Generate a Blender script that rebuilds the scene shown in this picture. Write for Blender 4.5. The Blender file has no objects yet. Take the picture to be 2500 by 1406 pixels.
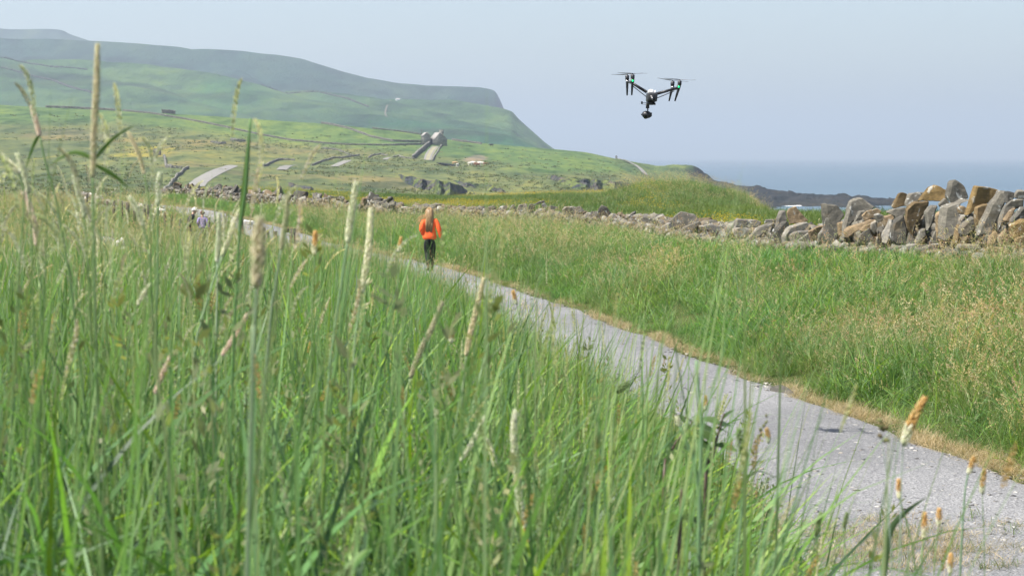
import bpy, bmesh, math, random
import numpy as np
from mathutils import Vector, Matrix, noise as mnoise
R = math.radians
rng = np.random.default_rng(7)
random.seed(7)
scene = bpy.context.scene
COL = scene.collection

# ------------------------------------------------------------------ camera, sky, sun, exposure
W0, H0, HOR = 2500.0, 1406.0, 383.0
LENS = 70.0
F = W0 * LENS / 36.0
PITCH = math.atan((703 - HOR) / F)
cam = bpy.data.cameras.new('camera')
cam.lens = LENS; cam.sensor_width = 36.0
cam.clip_start = 0.05; cam.clip_end = 120000
cam.dof.use_dof = True; cam.dof.focus_distance = 34.0; cam.dof.aperture_fstop = 16.0
camo = bpy.data.objects.new('camera', cam); COL.objects.link(camo)
camo.rotation_euler = (R(90) - PITCH, 0, 0)
scene.camera = camo

SUN_EL, SUN_AZ = 58.0, -112.0          # azimuth from the view direction, negative = to the left
sd = Vector((math.sin(R(SUN_AZ)) * math.cos(R(SUN_EL)), math.cos(R(SUN_AZ)) * math.cos(R(SUN_EL)), math.sin(R(SUN_EL))))
w = bpy.data.worlds.new('World'); scene.world = w; w.use_nodes = True
wn = w.node_tree.nodes; wl = w.node_tree.links
bg = wn['Background']; sky = wn.new('ShaderNodeTexSky')
sky.sky_type = 'NISHITA'; sky.sun_disc = False
sky.sun_elevation = R(SUN_EL); sky.sun_rotation = R(SUN_AZ)
sky.air_density = 1.0; sky.dust_density = 1.6; sky.ozone_density = 2.0
hs_ = wn.new('ShaderNodeHueSaturation'); hs_.inputs['Saturation'].default_value = 0.82; wl.new(sky.outputs[0], hs_.inputs['Color']); wl.new(hs_.outputs[0], bg.inputs[0]); bg.inputs[1].default_value = 0.10
sun = bpy.data.lights.new('sun', 'SUN'); sun.energy = 5.0; sun.angle = R(0.6); sun.color = (1.0, 0.95, 0.87)
suno = bpy.data.objects.new('sun', sun); COL.objects.link(suno)
suno.rotation_euler = sd.to_track_quat('Z', 'Y').to_euler()
suno.location = sd * 50
vs = scene.view_settings
scene.display_settings.display_device = 'sRGB'
vs.view_transform = 'Standard'; vs.look = 'None'; vs.exposure = 0.92; vs.gamma = 1.0; vs.use_curve_mapping = False
cy = scene.cycles
cy.max_bounces = 8; cy.diffuse_bounces = 4; cy.glossy_bounces = 2; cy.transmission_bounces = 4; cy.transparent_max_bounces = 8
cy.volume_bounces = 0; cy.sample_clamp_indirect = 6.0; cy.use_denoising = True

CA, SA = math.cos(PITCH), math.sin(PITCH)
def at(px, py, Y):
    """the point the camera sees at photograph pixel (px, py), Y metres ahead"""
    dx = px - 1250.0; dy = -(py - 703.0)
    d = (dx, F * CA + dy * SA, -F * SA + dy * CA)
    k = Y / d[1]
    return Vector((d[0] * k, Y, d[2] * k))
def zof(py, Y):
    dy = -(py - 703.0)
    return Y * (-F * SA + dy * CA) / (F * CA + dy * SA)
def tof(px): return (px - 1250.0) / 4872.0

# ------------------------------------------------------------------ helpers
def tag(o, label=None, cat=None, group=None, kind=None):
    if label: o['label'] = label
    if cat: o['category'] = cat
    if group: o['group'] = group
    if kind: o['kind'] = kind
    return o
def empty(name, loc, rz=0.0):
    o = bpy.data.objects.new(name, None); COL.objects.link(o); o.empty_display_size = 0.1
    o.location = loc; o.rotation_euler = (0, 0, rz); return o
def mesh_np(name, V, faces, mat, parent=None, smooth=False, col=None, link=True):
    """V (n,3) array; faces list of index tuples or an (m,k) array"""
    me = bpy.data.meshes.new(name)
    V = np.asarray(V, dtype=np.float32)
    if isinstance(faces, np.ndarray):
        m, k = faces.shape
        loops = faces.astype(np.int32).ravel(); starts = np.arange(0, m * k, k, dtype=np.int32)
    else:
        lens = np.array([len(f) for f in faces], dtype=np.int32)
        loops = np.fromiter((i for f in faces for i in f), dtype=np.int32, count=int(lens.sum()))
        starts = np.concatenate([[0], np.cumsum(lens)[:-1]]).astype(np.int32); m = len(lens)
    me.vertices.add(len(V)); me.vertices.foreach_set('co', V.ravel())
    me.loops.add(len(loops)); me.loops.foreach_set('vertex_index', loops)
    me.polygons.add(m); me.polygons.foreach_set('loop_start', starts)
    if col is not None:
        c = np.ones((len(V), 4), dtype=np.float32); c[:, :3] = col
        a = me.attributes.new('Col', 'FLOAT_COLOR', 'POINT'); a.data.foreach_set('color', c.ravel())
    me.update(calc_edges=True); me.validate()
    if smooth: me.polygons.foreach_set('use_smooth', np.ones(len(me.polygons), dtype=bool))
    for x in (mat if isinstance(mat, (list, tuple)) else [mat]): me.materials.append(x)
    o = bpy.data.objects.new(name, me)
    if link: COL.objects.link(o)
    if parent is not None: o.parent = parent
    return o
def bm_obj(name, bm, mat, parent=None, smooth=False):
    me = bpy.data.meshes.new(name); bm.normal_update(); bm.to_mesh(me); bm.free()
    if smooth: me.polygons.foreach_set('use_smooth', np.ones(len(me.polygons), dtype=bool))
    me.materials.append(mat)
    o = bpy.data.objects.new(name, me); COL.objects.link(o)
    if parent is not None: o.parent = parent
    return o
class MB:
    """collects pieces into one mesh"""
    def __init__(s): s.V = []; s.F = []; s.C = []; s.n = 0
    def add(s, V, Fc, c=None):
        V = np.asarray(V, dtype=np.float32)
        s.V.append(V); s.F += [tuple(i + s.n for i in f) for f in Fc]; s.n += len(V)
        if c is not None: s.C.append(np.broadcast_to(np.asarray(c, dtype=np.float32), (len(V), 3)))
    def box(s, c, size, rot=None, taper=1.0):
        x, y, z = [q / 2 for q in size]; V = []
        for k in (-1, 1):
            t = taper if k > 0 else 1
            V += [(-x * t, -y * t, k * z), (x * t, -y * t, k * z), (x * t, y * t, k * z), (-x * t, y * t, k * z)]
        if rot is not None: V = [tuple(rot @ Vector(v)) for v in V]
        V = [(v[0] + c[0], v[1] + c[1], v[2] + c[2]) for v in V]
        s.add(V, [(3, 2, 1, 0), (4, 5, 6, 7), (0, 1, 5, 4), (1, 2, 6, 5), (2, 3, 7, 6), (3, 0, 4, 7)])
    def tube(s, pts, rad, n=8, cap=True, flat=1.0, c=None):
        pts = [Vector(p) for p in pts]
        rad = rad if isinstance(rad, (list, tuple)) else [rad] * len(pts)
        V = []; Fc = []; up = None
        for i, p in enumerate(pts):
            d = (pts[min(i + 1, len(pts) - 1)] - pts[max(i - 1, 0)]).normalized()
            if up is None: up = Vector((0, 0, 1)) if abs(d.z) < 0.9 else Vector((0, 1, 0))
            a = d.cross(up).normalized(); b = a.cross(d).normalized(); up = b
            for k in range(n):
                q = 2 * math.pi * k / n
                V.append(p + a * (math.cos(q) * rad[i]) + b * (math.sin(q) * rad[i] * flat))
        for i in range(len(pts) - 1):
            for k in range(n):
                k2 = (k + 1) % n
                Fc.append((i * n + k, i * n + k2, (i + 1) * n + k2, (i + 1) * n + k))
        if cap: Fc += [tuple(range(n))[::-1], tuple((len(pts) - 1) * n + k for k in range(n))]
        s.add([tuple(v) for v in V], Fc, c)
    def ball(s, c, r, n=10, m=6, rot=None):
        V = []; Fc = []
        r = r if isinstance(r, (list, tuple)) else (r, r, r)
        for i in range(m + 1):
            th = math.pi * i / m
            for k in range(n):
                ph = 2 * math.pi * k / n
                v = Vector((r[0] * math.sin(th) * math.cos(ph), r[1] * math.sin(th) * math.sin(ph), r[2] * math.cos(th)))
                if rot is not None: v = rot @ v
                V.append((v.x + c[0], v.y + c[1], v.z + c[2]))
        for i in range(m):
            for k in range(n):
                k2 = (k + 1) % n
                Fc.append((i * n + k, (i + 1) * n + k, (i + 1) * n + k2, i * n + k2))
        s.add(V, Fc)
    def build(s, name, mat, parent=None, smooth=False):
        V = np.concatenate(s.V) if s.V else np.zeros((0, 3))
        c = np.concatenate(s.C) if s.C and sum(len(x) for x in s.C) == len(V) else None
        return mesh_np(name, V, s.F, mat, parent, smooth, c)

def hash2(ix, iy, seed):
    h = (ix.astype(np.int64) * 374761393 + iy.astype(np.int64) * 668265263 + seed * 1442695041) & 0xFFFFFFFF
    h = ((h ^ (h >> 13)) * 1274126177) & 0xFFFFFFFF
    return ((h ^ (h >> 16)) & 0xFFFF) / 65535.0
def vnoise(x, y, seed=0):
    x = np.asarray(x, dtype=float); y = np.asarray(y, dtype=float)
    ix = np.floor(x).astype(np.int64); iy = np.floor(y).astype(np.int64)
    fx = x - ix; fy = y - iy
    fx = fx * fx * (3 - 2 * fx); fy = fy * fy * (3 - 2 * fy)
    a = hash2(ix, iy, seed); b = hash2(ix + 1, iy, seed); c = hash2(ix, iy + 1, seed); d = hash2(ix + 1, iy + 1, seed)
    return (a * (1 - fx) + b * fx) * (1 - fy) + (c * (1 - fx) + d * fx) * fy
def fbm(x, y, seed=0, o=4):
    s = 0; a = 0.5; t = 0
    for k in range(o):
        s = s + a * vnoise(np.asarray(x) * 2 ** k, np.asarray(y) * 2 ** k, seed + k * 17); t += a; a *= 0.5
    return s / t
def sstep(a, b, x):
    t = np.clip((np.asarray(x, dtype=float) - a) / (b - a), 0, 1); return t * t * (3 - 2 * t)

# ------------------------------------------------------------------ materials
class NT:
    def __init__(s, name):
        s.m = bpy.data.materials.new(name); s.m.use_nodes = True
        s.t = s.m.node_tree; s.n = s.t.nodes; s.l = s.t.links
        s.p = s.n['Principled BSDF']; s.out = s.n['Material Output']
    def new(s, t, **kw):
        q = s.n.new(t)
        for k, v in kw.items(): setattr(q, k, v)
        return q
    def link(s, a, b): s.l.new(a, b)
    def coord(s, which='Position', scale=None):
        g = s.new('ShaderNodeNewGeometry').outputs['Position'] if which == 'Position' else s.new('ShaderNodeTexCoord').outputs[which]
        if scale is not None:
            mp = s.new('ShaderNodeMapping'); mp.inputs['Scale'].default_value = scale
            s.link(g, mp.inputs[0]); g = mp.outputs[0]
        return g
    def noise(s, scale, detail=4, rough=0.55, vec=None, dist=0.0):
        q = s.new('ShaderNodeTexNoise'); q.inputs['Scale'].default_value = scale; q.inputs['Detail'].default_value = detail
        q.inputs['Roughness'].default_value = rough; q.inputs['Distortion'].default_value = dist
        if vec is not None: s.link(vec, q.inputs['Vector'])
        return q.outputs[0]
    def ramp(s, fac, stops, interp='LINEAR'):
        q = s.new('ShaderNodeValToRGB'); q.color_ramp.interpolation = interp
        e = q.color_ramp.elements
        while len(e) < len(stops): e.new(0.5)
        for k, (p, c) in enumerate(stops):
            e[k].position = p; e[k].color = (*c, 1) if not isinstance(c, (int, float)) else (c, c, c, 1)
        s.link(fac, q.inputs[0]); return q.outputs[0]
    def mix(s, fac, a, b, mode='MIX'):
        q = s.new('ShaderNodeMix', data_type='RGBA', blend_type=mode)
        for sock, v in ((q.inputs[0], fac), (q.inputs[6], a), (q.inputs[7], b)):
            if isinstance(v, (int, float)): sock.default_value = v if sock.type == 'VALUE' else (v, v, v, 1)
            elif isinstance(v, tuple): sock.default_value = (*v, 1)
            else: s.link(v, sock)
        return q.outputs[2]
    def attr(s, name='Col'):
        q = s.new('ShaderNodeAttribute'); q.attribute_name = name; return q.outputs['Color']
    def bump(s, h, strength=0.5, dist=0.05):
        q = s.new('ShaderNodeBump'); q.inputs['Strength'].default_value = strength; q.inputs['Distance'].default_value = dist
        s.link(h, q.inputs['Height']); s.link(q.outputs[0], s.p.inputs['Normal']); return q.outputs[0]
    def base(s, c, rough=0.8, spec=0.3):
        if isinstance(c, tuple): s.p.inputs['Base Color'].default_value = (*c, 1)
        else: s.link(c, s.p.inputs['Base Color'])
        s.p.inputs['Roughness'].default_value = rough; s.p.inputs['Specular IOR Level'].default_value = spec
        return s.m

def plain(name, c, rough=0.6, spec=0.3, var=0.25, scale=30.0, metal=0.0):
    q = NT(name); n = q.noise(scale, 3, vec=q.coord('Object'))
    lo = tuple(x * (1 - var) for x in c); hi = tuple(min(1, x * (1 + var)) for x in c)
    q.base(q.ramp(n, [(0.3, lo), (0.7, hi)]), rough, spec); q.p.inputs['Metallic'].default_value = metal
    return q.m

def grass_mat(name, trans=0.42, warm=(1.2, 1.12, 0.68), cool=(0.82, 0.95, 1.0), pscale=0.35, sheen=0.35, rough=0.48):
    q = NT(name)
    oi = q.new('ShaderNodeObjectInfo')
    n = q.noise(pscale, 3, 0.6, vec=q.coord())
    tint = q.ramp(n, [(0.32, cool), (0.5, (1, 1, 1)), (0.70, warm)])
    rv = q.ramp(oi.outputs['Random'], [(0.0, (0.82, 0.86, 0.85)), (1.0, (1.15, 1.1, 1.1))])
    c = q.mix(1.0, q.mix(1.0, q.attr(), tint, 'MULTIPLY'), rv, 'MULTIPLY')
    q.base(c, rough, sheen)
    tr = q.new('ShaderNodeBsdfTranslucent')
    tc = q.mix(1.0, c, (1.15, 1.25, 0.55), 'MULTIPLY'); q.link(tc, tr.inputs[0])
    mx = q.new('ShaderNodeMixShader'); mx.inputs[0].default_value = trans
    q.link(q.p.outputs[0], mx.inputs[1]); q.link(tr.outputs[0], mx.inputs[2]); q.link(mx.outputs[0], q.out.inputs[0])
    return q.m
M_meadow = grass_mat('meadow_grass_mat')
M_verge = grass_mat('verge_grass_mat', 0.38, warm=(1.2, 1.08, 0.85), cool=(0.78, 0.95, 0.85), pscale=0.45)
M_field = grass_mat('field_grass_mat', 0.35, warm=(1.25, 1.15, 0.7), pscale=0.12)
M_straw = grass_mat('straw_mat', 0.25, warm=(1.05, 1.0, 0.95), cool=(0.95, 0.95, 0.95))

def soil_mat():
    q = NT('ground_mat'); P = q.coord()
    a = q.noise(0.5, 5, 0.6, vec=P); b = q.noise(6, 4, 0.6, vec=P)
    c = q.ramp(a, [(0.3, (0.035, 0.05, 0.012)), (0.55, (0.055, 0.08, 0.02)), (0.75, (0.085, 0.085, 0.03))])
    c = q.mix(q.ramp(b, [(0.35, 0.0), (0.75, 0.6)]), c, (0.07, 0.065, 0.03))
    q.bump(b, 0.6, 0.05); return q.base(c, 0.95, 0.1)
M_ground = soil_mat()
def path_mat():
    q = NT('path_mat'); P = q.coord()
    a = q.noise(0.55, 5, 0.6, vec=q.coord('Position', (1, 0.35, 1))); f = q.noise(60, 3, 0.7, vec=P); g = q.noise(16, 4, 0.65, vec=P)
    v = q.new('ShaderNodeTexVoronoi'); v.inputs['Scale'].default_value = 26; q.link(P, v.inputs['Vector'])
    c = q.ramp(a, [(0.3, (0.185, 0.186, 0.19)), (0.5, (0.268, 0.268, 0.27)), (0.7, (0.365, 0.362, 0.362))])
    c = q.mix(q.ramp(f, [(0.38, 0.9), (0.56, 0.0)]), c, (0.09, 0.09, 0.095))
    c = q.mix(q.ramp(g, [(0.58, 0.0), (0.75, 0.7)]), c, (0.50, 0.49, 0.48))
    c = q.mix(q.ramp(v.outputs['Color'], [(0.75, 0.0), (0.95, 0.55)]), c, (0.1, 0.1, 0.11))
    h = q.mix(0.5, f, v.outputs['Distance'])
    q.bump(h, 0.9, 0.03); return q.base(c, 0.9, 0.2)
M_path = path_mat()
def hill_mat(name, sc=1.0, fine=1.0, stretch=0.3, rockcol=(0.09, 0.085, 0.08), slope=(0.55, 0.75), bumpd=1.5):
    q = NT(name); P = q.coord('Position', (1, stretch, 1)); P2 = q.coord()
    a = q.noise(0.012 * sc, 6, 0.65, vec=P); b = q.noise(0.09 * sc, 5, 0.65, vec=P); d = q.noise(0.5 * fine, 5, 0.75, vec=q.coord('Position', (0.6, .35, 1)))
    c = q.attr()
    c = q.mix(1.0, c, q.ramp(a, [(0.35, (0.62, 0.72, 0.8)), (0.5, (1, 1, 1)), (0.66, (1.3, 1.18, 0.88))]), 'MULTIPLY')
    c = q.mix(1.0, c, q.ramp(b, [(0.36, (0.5, 0.6, 0.6)), (0.5, (1, 1, 1)), (0.66, (1.4, 1.2, 0.95))]), 'MULTIPLY')
    c = q.mix(1.0, c, q.ramp(d, [(0.34, (0.55, 0.62, 0.62)), (0.5, (1, 1, 1)), (0.66, (1.25, 1.18, 1.1))]), 'MULTIPLY')
    g = q.new('ShaderNodeNewGeometry'); sx = q.new('ShaderNodeSeparateXYZ'); q.link(g.outputs['Normal'], sx.inputs[0])
    rk = q.ramp(sx.outputs[2], [(slope[0], 1.0), (slope[1], 0.0)])
    rc = q.ramp(q.noise(0.25 * sc, 6, 0.7, vec=q.coord('Position', (1, 1, 4))), [(0.3, tuple(x * 0.5 for x in rockcol)), (0.7, tuple(x * 1.5 for x in rockcol))])
    c = q.mix(rk, c, rc)
    q.bump(q.mix(0.6, b, d), 1.0, bumpd); return q.base(c, 0.95, 0.1)
M_hill = hill_mat('hillside_mat', 1.0, 1.0)
M_head = hill_mat('headland_mat', 1.5, 0.6, 1.0, (0.020, 0.022, 0.025), (0.80, 0.95))
M_far = hill_mat('hills_mat', 0.25, 0.06, 0.35, (0.08, 0.08, 0.085), (0.45, 0.7), 12.0)
def rock_mat(name, c):
    q = NT(name); P = q.coord()
    a = q.noise(0.35, 6, 0.7, vec=q.coord('Position', (1, 1, 3))); b = q.noise(2.0, 5, 0.7, vec=P)
    cc = q.ramp(a, [(0.3, tuple(x * 0.45 for x in c)), (0.55, c), (0.75, tuple(x * 1.7 for x in c))])
    q.bump(b, 0.8, 0.3); return q.base(cc, 0.9, 0.2)
M_scarp = hill_mat('scarp_mat', 3.0, 1.0, 1.0, (0.06, 0.062, 0.068), (-1.0, -0.9))
M_cliff = rock_mat('cliff_mat', (0.04, 0.042, 0.046))
def stone_mat(name, lichen=0.5, objrandom=True):
    q = NT(name); P = q.coord()
    c = q.attr()
    a = q.noise(3.0, 6, 0.65, vec=P); b = q.noise(14, 5, 0.7, vec=P); l = q.noise(5.5, 5, 0.6, vec=P, dist=0.6); o = q.noise(2.2, 3, 0.5, vec=P)
    lay = q.noise(9, 3, 0.6, vec=q.coord('Object', (0.6, 0.6, 5.0)))
    c = q.mix(1.0, c, q.ramp(a, [(0.3, (0.62, 0.62, 0.64)), (0.7, (1.28, 1.25, 1.18))]), 'MULTIPLY')
    c = q.mix(1.0, c, q.ramp(b, [(0.3, (0.72, 0.72, 0.72)), (0.7, (1.22, 1.2, 1.16))]), 'MULTIPLY')
    c = q.mix(1.0, c, q.ramp(lay, [(0.4, (0.85, 0.85, 0.85)), (0.6, (1.08, 1.08, 1.08))]), 'MULTIPLY')
    c = q.mix(q.ramp(o, [(0.58, 0.0), (0.74, 0.35)]), c, (0.24, 0.17, 0.09))
    c = q.mix(q.ramp(l, [(0.60, 0.0), (0.66, lichen)]), c, (0.56, 0.57, 0.54))
    q.bump(q.mix(0.5, a, b), 0.7, 0.04); return q.base(c, 0.9, 0.15)
M_stone = stone_mat('limestone_mat')
M_stone_far = stone_mat('far_limestone_mat', 0.8)
def sea_mat():
    q = NT('sea_mat')
    a = q.noise(0.02, 5, 0.6, vec=q.coord('Position', (0.35, 1, 1))); b = q.noise(0.25, 5, 0.65, vec=q.coord('Position', (0.4, 1, 1)))
    big = q.noise(0.0016, 4, 0.6, vec=q.coord('Position', (0.25, 1, 1)))
    c = q.ramp(big, [(0.3, (0.05, 0.09, 0.125)), (0.7, (0.075, 0.12, 0.155))])
    q.bump(q.mix(0.5, a, b), 1.0, 1.2); return q.base(c, 0.35, 0.45)
M_sea = sea_mat()
M_foam = plain('foam_mat', (0.75, 0.77, 0.78), 0.8, 0.2, 0.1, 2.0)

# ------------------------------------------------------------------ near ground: heights from surveyed points
L_Y = [-5, 4, 8, 11, 14.5, 16.5, 19.3, 23.6, 26.9, 31.1, 37.3, 45, 55.5]
L_X = [6.0, 3.9, 2.9, 2.2, 1.95, 2.0, 2.05, 1.55, 1.05, 0.35, -0.6, -2.0, -4.15]
Rp = [(2500, 1150), (2300, 1085), (2100, 1010), (1900, 935), (1700, 860), (1500, 780), (1300, 712), (1100, 650),
      (930, 618), (830, 595), (740, 567), (690, 553), (600, 533), (540, 516), (480, 508), (400, 500)]
def Yz(py, z):
    dy = -(py - 703.0); return z * (F * CA + dy * SA) / (-F * SA + dy * CA)
ZP = -3.05
R_Y = [-5, 8, 14.5]; R_X = [10.5, 7.0, 5.8]
for (x, y) in Rp:
    Yq = Yz(y, ZP); p = at(x, y, Yq); R_Y.append(Yq); R_X.append(p.x)
R_Y += [150, 200]; R_X += [-34, -58]
R_Y = np.array(R_Y); R_X = np.array(R_X)
for yq in (63, 70, 80, 88, 99, 113, 127, 150, 200):
    L_Y.append(yq); L_X.append(float(np.interp(yq, R_Y, R_X)) - 2.7)
L_Y = np.array(L_Y); L_X = np.array(L_X)
_yy = np.linspace(-5, 200, 821)
def _sm(a, b):
    v = np.interp(_yy, a, b); k = np.ones(13) / 13
    return np.convolve(np.pad(v, 6, mode='edge'), k, mode='valid')
_LX = _sm(L_Y, L_X); _RX = _sm(R_Y, R_X)
def pathL(Y): return np.interp(Y, _yy, _LX) + 0.10 * (vnoise(np.asarray(Y) * 0.7, 0, 5) - 0.5) * 2
def pathR(Y): return np.interp(Y, _yy, _RX) + 0.14 * (vnoise(np.asarray(Y) * 0.8, 9, 6) - 0.5) * 2

WALL = [(18, 6), (15.2, 14), (12.0, 24), (10.1, 30), (8.62, 36), (6.75, 43), (5.4, 52), (4.6, 62), (3.9, 75), (0.2, 84), (-4.7, 92), (-12.7, 112), (-21.9, 135), (-25, 141)]
CP = [(0, 0, -0.95), (-2, 0, -0.88), (1.2, 0, -1.2), (2.5, 1, -2.2), (4.0, 2, -3.0), (0, 2, -1.0), (0, 4, -1.12), (.6, 4, -1.45), (1.1, 4, -1.8), (-1.5, 4, -1.0), (2.2, 5, -2.6), (-.8, 3, -.98), (.35, 2.5, -1.15),
      (-2.5, 8, -1.25), (-1.2, 6, -1.15), (0, 8, -1.36), (0.4, 8, -1.52), (0.9, 8, -1.85), (1.9, 9, -2.7), (-4, 14, -1.5), (-1.5, 14, -1.7), (0.3, 14, -2.05), (.8, 15, -2.3), (1.5, 14, -2.8),
      (-6, 22, -1.8), (-2, 22, -1.95), (0.2, 22, -2.4), (-9, 32, -2.25), (-4, 32, -2.2), (-.9, 32, -2.4), (-2.2, 40, -2.55), (-5, 40, -2.45), (-12, 45, -2.7), (-6, 45, -2.6), (-3.6, 48, -2.75),
      (-16, 60, -2.95), (-8, 62, -3.0), (-13, 76, -3.45), (-20, 75, -3.2), (-10, 68, -3.1), (-22, 95, -2.95), (-30, 95, -2.9), (-26, 120, -3.0),
      (-36, 120, -2.9), (-34, 150, -3.3), (-50, 150, -3.4), (-45, 100, -2.9), (-30, 50, -2.4), (-15, 20, -1.5), (-8, 4, -.95), (-60, 200, -5.0),
      (8.62, 36, -1.9), (6.75, 43, -2.1), (5.4, 52, -2.32), (3.9, 75, -2.72), (-4.7, 92, -2.76), (-12.7, 112, -2.72), (-21.9, 135, -2.55),
      (10.1, 30, -1.85), (13, 20, -1.8), (16, 10, -1.8), (6.4, 27, -2.5), (9, 18, -2.35),
      (12, 50, -2.1), (10, 76, -2.3), (7, 90, -2.65), (0, 110, -2.9), (-5, 125, -3.1), (-6, 150, -3.5), (-10, 165, -3.35), (0, 170, -3.5), (2, 150, -3.1), (-14, 140, -2.75), (6, 170, -3.2), (8, 120, -3.05),
      (20, 40, -1.9), (30, 60, -2.3), (20, 160, -3.4), (-20, 175, -3.2), (25, 20, -1.8), (40, 100, -3.0)]
for yq in np.arange(2, 150, 7.0):
    for xx, dz in ((float(np.interp(yq, _yy, _LX)), 0.06), (float(np.interp(yq, _yy, _RX)), 0.04)):
        CP.append((xx, yq, ZP + dz))
for yq in np.arange(22, 70, 8.0):
    CP.append((float(np.interp(yq, _yy, _RX)) + 0.9, yq, ZP + 0.3))
CP = np.array(CP)
def _tps(r2): return r2 * np.log(np.maximum(r2, 1e-9)) * 0.5
def _warp(X, Y): return X / 1.0, Y / 2.2
_cx, _cy = _warp(CP[:, 0], CP[:, 1]); _n = len(CP)
_A = _tps((_cx[:, None] - _cx[None]) ** 2 + (_cy[:, None] - _cy[None]) ** 2) + np.eye(_n) * 0.6
_Pm = np.stack([np.ones(_n), _cx, _cy], 1)
_S = np.block([[_A, _Pm], [_Pm.T, np.zeros((3, 3))]])
_wt = np.linalg.solve(_S, np.concatenate([CP[:, 2], [0, 0, 0]]))
def ground_z(X, Y, carve=True):
    X = np.asarray(X, dtype=float); Y = np.asarray(Y, dtype=float); sh = np.broadcast(X, Y).shape
    X = np.broadcast_to(X, sh).ravel(); Y = np.broadcast_to(Y, sh).ravel(); out = np.empty(len(X))
    for i in range(0, len(X), 20000):
        x = X[i:i + 20000]; y = Y[i:i + 20000]; a, b = _warp(x, y)
        z = _tps((a[:, None] - _cx) ** 2 + (b[:, None] - _cy) ** 2) @ _wt[:_n] + _wt[_n] + _wt[_n + 1] * a + _wt[_n + 2] * b
        l = np.interp(y, _yy, _LX); r = np.interp(y, _yy, _RX)
        d = np.maximum(l - x, x - r)                       # outside the path if positive
        ins = 1 - sstep(-0.1, 0.9, d)
        z = z * (1 - ins) + ZP * ins
        bmp = 0.10 * (fbm(x * 0.7, y * 0.5, 3, 3) - 0.5) * sstep(0, 1.5, d)
        z = z + bmp * (1 + sstep(60, 120, y) * 2.0)
        z = z + 1.35 * np.exp(-((x - 9.0) / 5.0) ** 2 - ((y - 112) / 10.0) ** 2) * (1 + 0.3 * (fbm(x * 0.4, y * 0.2, 8) - 0.5))
        e = np.interp(y, [0, 66, 74, 80, 90, 110, 130, 180, 260], [60, 60, 30, 13.0, 11.6, 12.6, 13.0, 15.0, 20.0])
        s = np.maximum(0, x - e); z = z - 0.55 * np.minimum(s, 1.5 + 0 * s) - 0.75 * np.maximum(0, s - 1.5) * (y > 0)
        z = z - 0.0012 * np.maximum(0, y - 172) ** 2
        z = np.maximum(z, -24.0)
        if carve: z = z - 0.06 * (1 - sstep(-0.5, -0.15, d))
        out[i:i + 20000] = z
    return out.reshape(sh)
def gz(x, y): return float(ground_z(np.array([x]), np.array([y]), False)[0])

def grid_faces(nr, nc):
    i = np.arange(nr - 1)[:, None] * nc + np.arange(nc - 1)[None]
    return np.stack([i, i + 1, i + nc + 1, i + nc], -1).reshape(-1, 4)
ys = np.concatenate([np.linspace(-4, 30, 170), np.geomspace(30.4, 275, 200)])
ts = np.linspace(-0.52, 0.52, 330)
GX = (ys[:, None] + 14) * ts[None]; GY = np.broadcast_to(ys[:, None], GX.shape)
GZ = ground_z(GX, GY)
o = mesh_np('ground', np.stack([GX, GY, GZ], -1).reshape(-1, 3), grid_faces(len(ys), len(ts)), M_ground, smooth=True)
tag(o, kind='structure')
yp = np.concatenate([np.linspace(-3, 40, 240), np.linspace(40.5, 131, 200)])
u = np.linspace(0, 1, 9)
PX = pathL(yp)[:, None] * (1 - u) + pathR(yp)[:, None] * u
PZ = ZP - 0.012 + 0.05 * (4 * u * (1 - u))[None] + 0 * PX + 0.03 * (fbm(PX * 1.2, yp[:, None] * 0.8, 21) - 0.5)
PZ = np.where((u == 0) | (u == 1), ZP - 0.05, PZ)
o = mesh_np('path', np.stack([PX, np.broadcast_to(yp[:, None], PX.shape), PZ], -1).reshape(-1, 3), grid_faces(len(yp), 9), M_path, smooth=True)
tag(o, kind='structure')

# ------------------------------------------------------------------ far country: height profiles by bearing and distance
def fan_rows(rows, t):
    Ys = np.array([r[0] for r in rows], dtype=float)
    Z = np.array([[zof(p, r[0]) for p in np.interp(t, [tof(a) for a, _ in r[1]], [b for _, b in r[1]])] for r in rows])
    return Ys, Z
def fan_grid(rows, x0, x1, nt, ny, sm=3):
    t = np.linspace(tof(x0), tof(x1), nt); Ys, Z = fan_rows(rows, t)
    yy = np.geomspace(Ys[0], Ys[-1], ny)
    G = np.stack([np.interp(yy, Ys, Z[:, k]) for k in range(nt)], 1)
    for _ in range(sm):
        G[1:-1] = (G[:-2] + 2 * G[1:-1] + G[2:]) / 4
        G[:, 1:-1] = (G[:, :-2] + 2 * G[:, 1:-1] + G[:, 2:]) / 4
    return t, yy, G
class Fan:
    def __init__(s, t, yy, G): s.t, s.yy, s.G = t, yy, G
    def z(s, X, Y):
        tt = X / Y
        a = np.clip(np.interp(tt, s.t, np.arange(len(s.t))), 0, len(s.t) - 1.001); b = np.clip(np.interp(Y, s.yy, np.arange(len(s.yy))), 0, len(s.yy) - 1.001)
        i = int(a); j = int(b); fa = a - i; fb = b - j; G = s.G
        return (G[j, i] * (1 - fa) + G[j, i + 1] * fa) * (1 - fb) + (G[j + 1, i] * (1 - fa) + G[j + 1, i + 1] * fa) * fb
    def hit(s, px, py):
        last = None
        for Y in s.yy:
            p = at(px, py, Y)
            if s.z(p.x, Y) >= p.z:
                if last is None: return p
                lo, hi = last, Y
                for _ in range(24):
                    m = (lo + hi) / 2; p = at(px, py, m)
                    if s.z(p.x, m) >= p.z: hi = m
                    else: lo = m
                p = at(px, py, hi); p.z = s.z(p.x, hi); return p
            last = Y
        best = min(s.yy, key=lambda Y: at(px, py, Y).z - s.z(at(px, py, Y).x, Y)); p = at(px, py, best); p.z = s.z(p.x, best); return p
SEA = -20.0
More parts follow.
